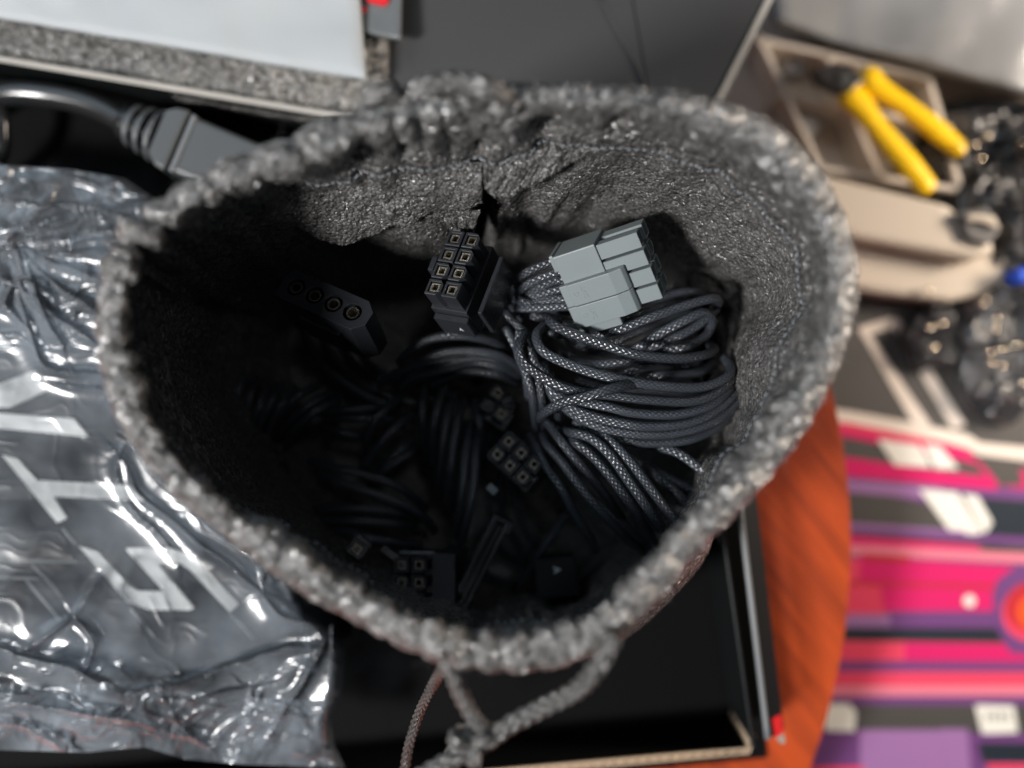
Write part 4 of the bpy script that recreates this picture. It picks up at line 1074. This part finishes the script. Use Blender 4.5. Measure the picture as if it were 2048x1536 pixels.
def film():
    ny, nx = 620, 420
    ys = np.linspace(330, 1540, ny)
    xr = np.interp(ys, [330, 375, 420, 600, 800, 900, 1000, 1100, 1150, 1200, 1240, 1290, 1370, 1440, 1490, 1540],
                   [250, 330, 400, 470, 480, 480, 520, 560, 570, 600, 655, 690, 684, 662, 668, 690])
    xs = -160 + (xr[:, None] + 160) * np.linspace(0, 1, nx)[None, :]
    bot = np.interp(xs, [-160, 0, 170, 290, 370, 480, 640, 700], [1498, 1500, 1505, 1494, 1518, 1528, 1534, 1536])
    topy = np.interp(xs, [-160, 0, 130, 300, 380, 500, 700], [322, 330, 338, 366, 380, 400, 420])
    yf = (ys[:, None] - 330) / 1210
    Y = topy + (bot - topy) * yf
    X = xs
    # base height: lies on the carton, sags beyond its edges, rises at the lower puffed end
    zb = np.full(X.shape, BZ + 1.8) + 11 * np.clip((560 - X) / 700, 0, 1.1) + 3.5 * np.clip((Y - 1000) / 350, 0, 1)
    zb -= 12 * np.clip((640 - Y) / 300, 0, 1) ** 1.3
    zb -= 5 * np.clip((Y - 1400) / 130, 0, 1)
    w1 = fbm(X / 90, Y / 90, 0, 61, 2); w2 = fbm(X / 90, Y / 90, 0, 71, 2)

    def ridge(pts, wid, h, asym=0.0):
        p = crom(np.array(pts, float), 24); best = np.full(X.shape, 1e9); sg = np.zeros(X.shape); tt = np.zeros(X.shape)
        for k in range(len(p) - 1):
            a_, b_ = p[k], p[k + 1]; d = b_ - a_; L2 = d.dot(d) + 1e-9
            t = np.clip(((X - a_[0]) * d[0] + (Y - a_[1]) * d[1]) / L2, 0, 1)
            dx = X + 7 * w1 - (a_[0] + t * d[0]); dy = Y + 7 * w2 - (a_[1] + t * d[1]); q = np.hypot(dx, dy)
            m_ = q < best; best = np.where(m_, q, best); sg = np.where(m_, np.sign(d[0] * dy - d[1] * dx), sg); tt = np.where(m_, (k + t) / (len(p) - 1), tt)
        env = np.sin(np.pi * np.clip(tt, 0.02, 0.98)) ** 0.5
        return h * env * (np.exp(-best / wid) + asym * sg * np.exp(-(best / (wid * 4)) ** 2))
    z = zb
    for pts, wd, h, asy in (
        ([(90, 770), (200, 774), (310, 780)], 4, 1.1, .4), ([(40, 590), (70, 690), (100, 738), (150, 745), (240, 748)], 7, 1.8, .5), ([(62, 575), (130, 640), (200, 690)], 9, 2.0, .3),
        ([(230, 905), (290, 990), (380, 1080), (480, 1150), (560, 1200)], 7, 2.0, .5), ([(250, 880), (240, 960), (330, 1090), (360, 1140)], 10, 1.2, .3),
        ([(60, 470), (160, 430), (340, 400)], 10, 2.6, .5), ([(70, 480), (180, 470), (330, 440)], 8, 2.2, .4), ([(90, 490), (200, 480), (310, 475)], 9, 2.2, -.4), ([(90, 500), (200, 505), (300, 530)], 9, 2.8, .5),
        ([(80, 505), (170, 545), (280, 590)], 9, 2.6, .5), ([(70, 520), (150, 590), (250, 660)], 10, 2.2, .4), ([(60, 530), (90, 620), (130, 700)], 10, 2.4, .4), ([(-120, 560), (-20, 500), (70, 430), (110, 360)], 9, 2.4, .4),
        ([(-120, 470), (0, 460), (90, 440), (180, 400)], 9, 2.2, .5), ([(-100, 380), (20, 390), (120, 350)], 9, 2.0, .3), ([(0, 610), (20, 575), (60, 560), (120, 590)], 6, 2.2, .6),
        ([(-100, 1290), (0, 1303), (150, 1345), (240, 1385), (330, 1372), (430, 1340), (560, 1298), (640, 1296)], 9, 4.0, .7),
        ([(-100, 1385), (0, 1405), (160, 1430), (290, 1452), (420, 1478)], 14, 4.5, .4), ([(-50, 1440), (50, 1460), (170, 1505)], 7, 2.4, .6), ([(50, 1445), (110, 1480), (140, 1505)], 5, 1.8, .5),
        ([(660, 1240), (640, 1300), (600, 1380), (560, 1440), (530, 1490)], 9, 2.6, .5), ([(520, 1180), (560, 1230), (640, 1250)], 10, 2.6, .5), ([(300, 1385), (290, 1430), (330, 1475)], 6, 1.6, .4),
        ([(330, 1440), (400, 1395), (520, 1370)], 8, 2.2, .5), ([(420, 1500), (470, 1450), (560, 1420)], 7, 1.8, .4), ([(150, 1240), (110, 1265), (50, 1305)], 6, 1.5, .6), ([(150, 1240), (185, 1290), (165, 1350)], 6, 1.8, -.6),
        ([(150, 1240), (180, 1180), (210, 1150)], 6, 1.0, .4), ([(480, 1500), (500, 1420), (500, 1380)], 5, 1.6, .5), ([(350, 1390), (360, 1440), (430, 1500)], 7, 1.8, .5)):
        z = z + ridge(pts, wd, h, asy)
    low = np.clip((Y - 1310) / 50, 0, 1); upz = np.clip((740 - Y) / 120, 0, 1)
    xx, yy = X + w1 * 45, Y + w2 * 45
    r1 = 1 - np.abs(vnoise(xx / 170 + yy / 420, yy / 60 - xx / 400, 0, 81)) * 2
    r2 = 1 - np.abs(vnoise(xx / 80, yy / 30 + xx / 200, 0, 91)) * 2
    z = z + (1.8 * np.clip(r1, 0, 1) ** 2 + 0.8 * np.clip(r2, 0, 1) ** 2) * (0.05 + 0.9 * np.maximum(low, upz)) + 0.5 * vnoise(X / 150, Y / 130, 0, 99)
    edge0 = np.clip((X - (xr[:, None] - 40)) / 40, 0, 1)
    z = z - 4 * edge0 ** 2 * (1 - (Y > 1200))
    xc = np.interp(Y, [560, 630, 790, 930, 1080, 1348], [400, 420, 430, 480, 560, 640])
    inside = np.clip((xc - X) / 12, 0, 1) * np.clip((Y - 575) / 15, 0, 1) * np.clip((1360 - Y) / 12, 0, 1)
    z = np.where(inside > 0, np.maximum(z, BZ + 1.5 * inside), z)
    # bright outer lip
    edge = np.clip((X - (xr[:, None] - 30)) / 30, 0, 1)
    z -= 5 * edge ** 2 * (Y > 1200)
    G = PA(np.stack([X, Y, z], -1))
    F = grid_faces(ny, nx)
    # the back layer of the film, seen below and above the carton
    for lo_, hi_, sd in ((1362, 1e9, 3), (-1e9, 560, 5)):
        rows = np.where((Y[:, nx // 2] > lo_) & (Y[:, nx // 2] < hi_))[0]
        Xs_, Ys_, zs = X[rows], Y[rows], z[rows]
        rr_a = 1 - np.abs(vnoise(Xs_ / 120 + Ys_ / 200, Ys_ / 38 - Xs_ / 260, 0, 120 + sd)) * 2
        rr_b = 1 - np.abs(vnoise(Xs_ / 50, Ys_ / 60, 0, 130 + sd)) * 2
        zz = np.minimum(zs - 0.6, zb[rows] - 2.5 + 2.2 * np.clip(rr_a, 0, 1) ** 2 + 1.5 * np.clip(rr_b, 0, 1) ** 2)
        mesh('back_film', PA(np.stack([Xs_, Ys_, zz], -1)).reshape(-1, 3), grid_faces(len(rows), nx), M['film'], pk)
    o = mesh('plastic_film', G.reshape(-1, 3), F, M['film'], pk)
    # welded hem along the lower right end
    tube('film_seam', [(662, 1250, BZ + 2), (660, 1330, BZ + 2.5), (652, 1400, BZ + 1), (648, 1470, BZ - 3), (646, 1530, BZ - 7)], 0.35, M['film'], pk, seg=8, step=2)
    # lip of film standing against the cloth
    V = PA(crom([(232, 862, -20), (262, 885, -17), (300, 935, -20), (385, 1020, -22), (440, 1075, -18), (500, 1110, -15), (524, 1160, -15), (520, 1195, -18)], 90))
    A2 = V.copy(); A2[:, 2] -= 9; A2[:, 0] -= 1.2
    B2 = V + np.stack([-0.6 + 1.1 * vnoise(np.arange(90) / 9., 1.), -2.2 + 0.8 * vnoise(np.arange(90) / 7., 4.), np.full(90, -3.0)], 1)
    St = np.stack([A2, V, B2], 1).reshape(-1, 3)
    mesh('film_lip', St, grid_faces(90, 3), M['film'], pk)


film()

# ------------------------------------------------------------------ right: things lower down beyond the table
LZ = -112.0
M['pk_dark'] = plain('print_dark_grey', (0.055, 0.050, 0.046), 0.5, nscale=80, var=0.25)
M['pk_black'] = plain('print_blue_black', (0.016, 0.022, 0.030), 0.4, nscale=80, var=0.2)
M['cream'] = plain('print_cream', (0.62, 0.54, 0.47), 0.5, nscale=80, var=0.08)
M['pink'] = plain('print_pink', (0.56, 0.018, 0.12), 0.3, nscale=40, var=0.2)
M['hot'] = plain('print_coral', (0.66, 0.055, 0.11), 0.3, nscale=40, var=0.12)
M['rose'] = plain('print_rose', (0.62, 0.17, 0.23), 0.45, nscale=40, var=0.12)
M['purple'] = plain('print_purple', (0.13, 0.045, 0.16), 0.45, nscale=40, var=0.3)
M['lilac'] = plain('print_lilac', (0.27, 0.13, 0.30), 0.45, nscale=40, var=0.15)
M['white_print'] = plain('print_white', (0.68, 0.66, 0.60), 0.45, nscale=40, var=0.08)
M['deep_red'] = plain('print_deep_red', (0.42, 0.02, 0.03), 0.45, nscale=40, var=0.15)
M['orange'] = plain('print_orange', (0.70, 0.08, 0.015), 0.45, nscale=40, var=0.15)
pb = empty('printed_box', P(1850, 1100, -210), 'large box printed with pink and purple bands, lying below the table edge', 'box')
o = pxpoly('carton', [(1380, 540), (2260, 560), (2280, 1720), (1380, 1720)], -210, LZ, M['pk_dark'], pb); bevel(o, 1.5, 3)
NS = [0]


def band(mat, pts, name='printed_band', smooth=False):
    NS[0] += 1
    return pxpoly(name, pts, LZ + 0.02, LZ + 0.12 + 0.004 * NS[0], M[mat], pb)


def hband(mat, x0, x1, ya0, yb0, ya1, yb1): return band(mat, [(x0, ya0), (x1, ya1), (x1, yb1), (x0, yb0)])


# cream outlined frame
band('cream', [(1715, 655), (1780, 635), (1800, 640), (1932, 850), (1905, 858), (1787, 655), (1740, 668), (1862, 850), (1828, 850)], 'printed_outline')
band('cream', [(1560, 805), (1700, 822), (1850, 850), (1935, 868), (1960, 885), (2160, 905), (2160, 935), (1960, 910), (1900, 890), (1700, 848), (1560, 830)], 'printed_outline')
band('hot', [(1560, 830), (1700, 846), (1890, 884), (1945, 900), (1940, 908), (1700, 862), (1560, 845)])
band('pink', [(1560, 845), (1700, 862), (1930, 900), (1975, 940), (2008, 985), (2160, 1000), (2160, 950), (2040, 940), (2048, 970), (1990, 975), (1955, 930), (1920, 920), (1700, 875), (1560, 870)])
band('purple', [(1560, 935), (1860, 960), (2160, 990), (2160, 1050), (2010, 1040), (1700, 975), (1560, 970)])
band('pink', [(1560, 905), (1700, 915), (1900, 945), (1990, 955), (1995, 980), (1860, 968), (1560, 940)])
band('lilac', [(1560, 965), (1700, 960), (1880, 975), (1880, 1000), (1700, 985), (1560, 985)])
for l in ([(1755, 878), (1838, 890), (1865, 935), (1790, 930)], [(1845, 888), (1880, 893), (1918, 938), (1872, 937)]): band('white_print', l, 'printed_patch')
band('pk_black', [(1900, 990), (2160, 1010), (2160, 1075), (1990, 1095), (1900, 1070)], 'printed_patch')
for l in ([(1838, 978), (1915, 985), (1965, 1065), (1945, 1072), (1900, 1062)], [(1925, 988), (1955, 992), (1985, 1045), (1970, 1068)]): band('white_print', l, 'printed_patch')
hband('lilac', 1560, 1930, 1036, 1062, 1062, 1075)
hband('purple', 1700, 2160, 1055, 1066, 1080, 1100)
hband('pink', 1560, 1960, 1060, 1085, 1092, 1112)
hband('rose', 1560, 2160, 1082, 1103, 1112, 1132)
hband('purple', 1560, 2160, 1104, 1110, 1133, 1142)
hband('hot', 1560, 1810, 1110, 1172, 1122, 1172)
hband('pink', 1720, 2160, 1112, 1225, 1142, 1225)
band('hot', [(1560, 1165), (1760, 1172), (1770, 1228), (1560, 1228)])
band('deep_red', [(1720, 1106), (1820, 1112), (1818, 1126), (1735, 1122)], 'printed_patch')
hband('deep_red', 1560, 2100, 1158, 1167, 1172, 1181)
hband('lilac', 1560, 1790, 1228, 1255, 1228, 1255)
hband('purple', 1780, 2160, 1222, 1256, 1222, 1256)
hband('pk_black', 1560, 2000, 1254, 1276, 1258, 1282)
hband('hot', 1560, 1850, 1280, 1322, 1285, 1322)
hband('pink', 1810, 2160, 1284, 1322, 1290, 1325)
hband('purple', 1560, 2160, 1321, 1343, 1325, 1346)
hband('hot', 1560, 2160, 1342, 1372, 1345, 1372)
hband('rose', 1560, 2160, 1371, 1392, 1372, 1392)
hband('purple', 1560, 2160, 1392, 1410, 1392, 1410)
hband('pk_dark', 1560, 2160, 1410, 1460, 1410, 1460)
for l in ([(1650, 1408), (1700, 1408), (1712, 1425), (1708, 1470), (1650, 1460)], [(1950, 1410), (2028, 1412), (2036, 1465), (1964, 1468)]):
    band('white_print', l, 'printed_patch')
for k in range(4):
    band('pk_dark', [(1972 + k * 13, 1426), (1978 + k * 13, 1426), (1980 + k * 13, 1440), (1974 + k * 13, 1440)], 'printed_mark')
hband('purple', 1560, 2160, 1460, 1600, 1470, 1600)
band('lilac', [(1720, 1460), (1880, 1460), (1910, 1640), (1720, 1640)])
band('lilac', [(1880, 1458), (1935, 1458), (1950, 1640), (1910, 1640)])
band('pk_black', [(1955, 1485), (2160, 1488), (2160, 1525), (1965, 1525)], 'printed_patch')
hband('hot', 1975, 2160, 1528, 1640, 1528, 1640)
hband('hot', 1600, 1728, 1534, 1640, 1534, 1640)
# the round lamp-like emblem at the right edge
band('purple', [(1995, 1160), (2035, 1130), (2120, 1120), (2120, 1320), (2020, 1305), (1990, 1250), (1985, 1190)], 'printed_patch')


def pring(cx, cy, r, n=40): return [(cx + r * math.cos(2 * math.pi * i / n), cy + r * math.sin(2 * math.pi * i / n)) for i in range(n)]


band('hot', pring(2062, 1225, 58), 'printed_disc'); band('deep_red', pring(2060, 1215, 50), 'printed_disc'); band('orange', pring(2070, 1225, 36), 'printed_disc')
band('white_print', pring(1939, 1202, 12, 20), 'printed_disc')

# beige hard case
M['beige'] = plain('beige_plastic', (0.52, 0.45, 0.37), 0.42, spec=0.4, nscale=60, nstr=0.05, var=0.05)
M['beige_dark'] = plain('latch_grey', (0.09, 0.085, 0.085), 0.5, nscale=60)
cs = empty('beige_case', P(1800, 480, LZ), 'rounded beige plastic case with a dark latch lying beside the printed box', 'case')
o = pxpoly('base', [(1500, 400), (1960, 505), (2005, 495), (2024, 525), (2012, 562), (1965, 588), (1900, 605), (1780, 592), (1640, 570), (1500, 545)], LZ + 0.2, -100, M['beige'], cs); bevel(o, 4, 5)
o = pxpoly('cover', [(1480, 300), (1660, 352), (1905, 410), (1930, 440), (1985, 470), (1998, 505), (1940, 522), (1720, 482), (1480, 430)], LZ + 0.3, -92, M['beige'], cs); bevel(o, 4, 5)
o = pxpoly('latch', [(1912, 425), (1975, 412), (2005, 455), (1978, 492), (1935, 478)], -92.2, -89.5, M['beige_dark'], cs); bevel(o, 1, 2)
o = pxpoly('latch_tab', [(1938, 428), (1990, 432), (2000, 455), (1985, 452), (1962, 442), (1936, 440)], -89.6, -87.5, M['beige'], cs); bevel(o, 1, 2)


# clear parts organiser with compartments
def clear_mat(name, col, frost):
    m, N, L, b = newmat(name); out = N['Material Output']
    setp(b, col, 0.25, 0, 0.6)
    tr = nd(N, 'ShaderNodeBsdfTransparent'); tr.inputs[0].default_value = (0.95, 0.95, 0.94, 1)
    no = nd(N, 'ShaderNodeTexNoise', i_Scale=30.0, i_Detail=3)
    tc = nd(N, 'ShaderNodeTexCoord'); L.new(tc.outputs['Object'], no.inputs[0])
    mx = nd(N, 'ShaderNodeMixShader'); L.new(math_(N, L, 'MULTIPLY_ADD', no.outputs[0], 0.25, frost - 0.12, clamp=True), mx.inputs[0]); L.new(tr.outputs[0], mx.inputs[1]); L.new(b.outputs[0], mx.inputs[2]); L.new(mx.outputs[0], out.inputs[0])
    return m


M['clear'] = clear_mat('clear_plastic', (0.76, 0.68, 0.60), 0.72)
M['frost'] = clear_mat('frosted_plastic', (0.24, 0.245, 0.25), 0.92)
M['brown_card'] = plain('brown_cardboard', (0.38, 0.31, 0.265), 0.8, nscale=200, var=0.2)
M['parts'] = plain('dark_parts', (0.26, 0.25, 0.25), 0.4, nscale=100, var=0.6)
bb = pxpoly('brown_carton', [(1330, -200), (2300, -200), (2300, 330), (1500, 330), (1330, 300)], -210, -128, M['brown_card'])
tag(bb, 'brown cardboard carton under the clear parts organiser', 'box')
og = empty('parts_organiser', P(1720, 230, -127.8), 'clear plastic parts organiser with a warm tinted rim and small compartments, under the yellow cutters', 'organiser')
pxpoly('tray', [(1515, 70), (1865, 150), (1932, 385), (1640, 340)], -127.9, -126, M['clear'], og)
for a, b_ in (((1515, 70), (1640, 340)), ((1640, 340), (1932, 385)), ((1932, 385), (1865, 150)), ((1865, 150), (1515, 70)), ((1560, 190), (1905, 260)), ((1650, 102), (1760, 358))):
    o = wall(og, a, b_, -126, -108, 1.8, M['clear'], 'divider')
for i, (x, y, s_) in enumerate(((1590, 130, 20), (1700, 140, 26), (1620, 250, 22), (1720, 250, 26), (1810, 280, 30), (1850, 330, 18), (1780, 190, 20))):
    q = [(x + s_ * math.cos(t) * (1 + .3 * math.sin(3 * t + i)), y + s_ * math.sin(t) * (1 + .2 * math.cos(2 * t + i))) for t in np.linspace(0, 2 * math.pi, 10, endpoint=False)]
    o = pxpoly('part_pouch', q, -125.8, -116, M['parts']); bevel(o, 1.5, 2); tag(o, ['small dark item in the top left corner of the clear parts organiser', 'dark item beside the cutter jaw inside the clear organiser', 'dark item low in the left compartments of the organiser', 'dark item in the middle of the organiser, left of the lower yellow handle', 'dark item inside the organiser under the fork of the yellow handles', 'dark item in the lower right corner of the organiser', 'dark item under the upper yellow handle inside the organiser'][i], 'hardware', 'small items inside the organiser')
# frosted sheet
slab('frosted_cover', [(1530, -200), (2300, -200), (2300, 250), (1555, 40)], -106, -104.5, M['frost'], 'milky grey plastic sheet covering the far upper right corner', 'plastic sheet', bump=3.0, wav=40, seed=14, edge=1, nu=120, nv=60, tiltfn=lambda u, v: 4 + 0 * u * v)

# yellow handled cutters
M['yellow'] = plain('yellow_grip', (0.90, 0.55, 0.004), 0.35, spec=0.4, nscale=100, nstr=0.05, var=0.06)
M['steel'] = plain('dark_steel', (0.06, 0.055, 0.055), 0.35, metal=0.6, nscale=200)
ct = empty('wire_cutters', P(1780, 260, -106), 'pair of small cutters with yellow handles lying open on the clear organiser', 'cutters')
cz_ = -101
rf = lambda t: np.interp(t, [0, 0.03, 0.08, 0.2, 0.35, 0.75, 0.97, 1.0], [0.6, 1.0, 1.22, 1.05, 0.92, 1.02, 0.86, 0.4])
tube('handle', [(1682, 185, cz_), (1712, 200, cz_), (1760, 262, cz_), (1812, 322, cz_), (1862, 382, cz_)], 3.9, M['yellow'], ct, seg=20, step=1, rfun=rf, squash=0.6)
tube('handle', [(1728, 140, cz_), (1752, 172, cz_), (1800, 205, cz_), (1862, 252, cz_), (1926, 304, cz_)], 3.6, M['yellow'], ct, seg=20, step=1, rfun=rf, squash=0.6)
o = pxpoly('jaw', [(1628, 140), (1668, 122), (1706, 130), (1730, 160), (1700, 190), (1668, 178), (1640, 160)], cz_ - 3, cz_ + 2.5, M['steel'], ct); bevel(o, 1, 2)
prism('pivot', ring(P(1690, 158, cz_ + 3)[0], P(1690, 158, cz_ + 3)[1], 2.2), cz_ + 2.4, cz_ + 3.4, M['metal'], ct)

# crumpled black plastic bags and bits of cable
M['black_film'] = plain('black_film', (0.030, 0.030, 0.032), 0.16, spec=0.8, nscale=120, nstr=0.4, var=0.2, bump_dist=0.6)


def crumple(name, cx, cy, z0, rx, ry, h, label, cat, seed, mat='black_film', group=None):
    nu, nv = 110, 60
    u = np.linspace(0, 2 * np.pi, nu, endpoint=False)[:, None]; v = np.linspace(0.02, 1, nv)[None, :]
    x = np.cos(u) * v; y = np.sin(u) * v
    r = 1 + 0.25 * vnoise(np.cos(u) * 1.7 + 5, np.sin(u) * 1.7 + 5, seed * 1.3)
    X = x * rx * r; Y = y * ry * r
    rg = (1 - 2 * np.abs(vnoise(x * 2.6 + 3, y * 2.6 + 9, seed * 2.1))) * 0.45 + (1 - 2 * np.abs(vnoise(x * 6 + 3, y * 6 + 9, seed * 3.3))) * 0.25 + 0.15 * (1 - 2 * np.abs(vnoise(x * 13, y * 13, seed)))
    Z = h * np.sqrt(np.clip(1 - v ** 3, 0, 1)) * (0.8 + 0.6 * rg)
    o_ = np.array(P(cx, cy, z0 + h))
    G = np.stack([o_[0] + X, o_[1] + Y, z0 + np.clip(Z, 0, None)], -1)
    o = mesh(name, G.reshape(-1, 3), grid_faces(nu, nv, True), M[mat], None, smooth=True)
    return tag(o, label, cat, group)


crumple('crumpled_black_bag', 2085, 300, -128, 38, 24, 22, 'crumpled glossy black plastic bag right of the yellow cutters', 'plastic bag', 2)
crumple('crumpled_black_bag', 2075, 470, -128, 30, 42, 26, 'crumpled glossy black plastic bag beyond the latch end of the beige case', 'plastic bag', 3)
crumple('crumpled_black_bag', 2035, 715, LZ + 0.5, 20, 22, 9, 'crumpled glossy black bag lying on the right of the printed box above the pink bands', 'plastic bag', 5)
crumple('cable_tie_packet', 1872, 672, LZ + 0.5, 9, 13, 7, 'small crumpled black packet on the cream outline of the printed box', 'packet', 7)
M['blue'] = plain('blue_plastic', (0.01, 0.06, 0.45), 0.4, nscale=100)
o = pxpoly('blue_clip', [(2028, 542), (2060, 528), (2090, 560), (2042, 568)], -100, -92, M['blue']); bevel(o, 1.5, 2); tag(o, 'small blue plastic piece at the right edge past the beige case', 'clip')
M['glint'] = plain('glass_bead', (0.9, 0.78, 0.62), 0.06, metal=1.0, nscale=100)  # bright metal beads added to make the blurred glints
rr_ = random.Random(5)
SL = ['screw head over the cream outline, upper of a close pair', 'screw head over the cream outline, right of a close pair', 'screw head below the close pair on the small packet', 'screw head at the upper left of the right-hand black bag', 'screw head at the centre of the right-hand black bag', 'brightest screw head low on the right-hand black bag', 'screw head left of the brightest one on the right-hand black bag', 'screw head just under the brightest group on the black bag', 'lone screw head at the right edge by the pink printed box', 'screw head under the rounded end of the beige case', 'screw head touching the lower end of the beige case', 'screw head right beyond the tip of the upper yellow handle', 'screw head above the others beyond the yellow handle tip', 'screw head below the tip of the upper yellow handle', 'screw head at the right edge level with the yellow handles', 'screw head in the shadow along the lower side of the beige case', 'screw head near the left rim of the right-hand black bag', 'screw head towards the right edge, above the lone one']
for i, (x, y) in enumerate([(1860, 655), (1885, 648), (1868, 695), (1992, 638), (2002, 700), (2003, 733), (1978, 705), (1982, 725), (2046, 765), (1972, 600), (1962, 610), (1950, 290), (1975, 272), (1962, 318), (2046, 285), (1856, 580), (1990, 660), (2030, 690)]):
    c_ = P(x, y, -98 if y > 560 else -96); V = []; F = []
    n1, n2 = 10, 6; rad = 1.0
    for a in range(n2 + 1):
        for b_ in range(n1):
            th = math.pi * a / n2; p = 2 * math.pi * b_ / n1
            V.append((c_[0] + rad * 1.2 * math.sin(th) * math.cos(p), c_[1] + rad * math.sin(th) * math.sin(p), c_[2] + rad * math.cos(th)))
    for a in range(n2):
        for b_ in range(n1): F.append((a * n1 + b_, a * n1 + (b_ + 1) % n1, (a + 1) * n1 + (b_ + 1) % n1, (a + 1) * n1 + b_))
    o = mesh('screw', V, F, M['glint']); tag(o, 'small shiny ' + SL[i], 'screw', 'shiny screws scattered on the black bags')
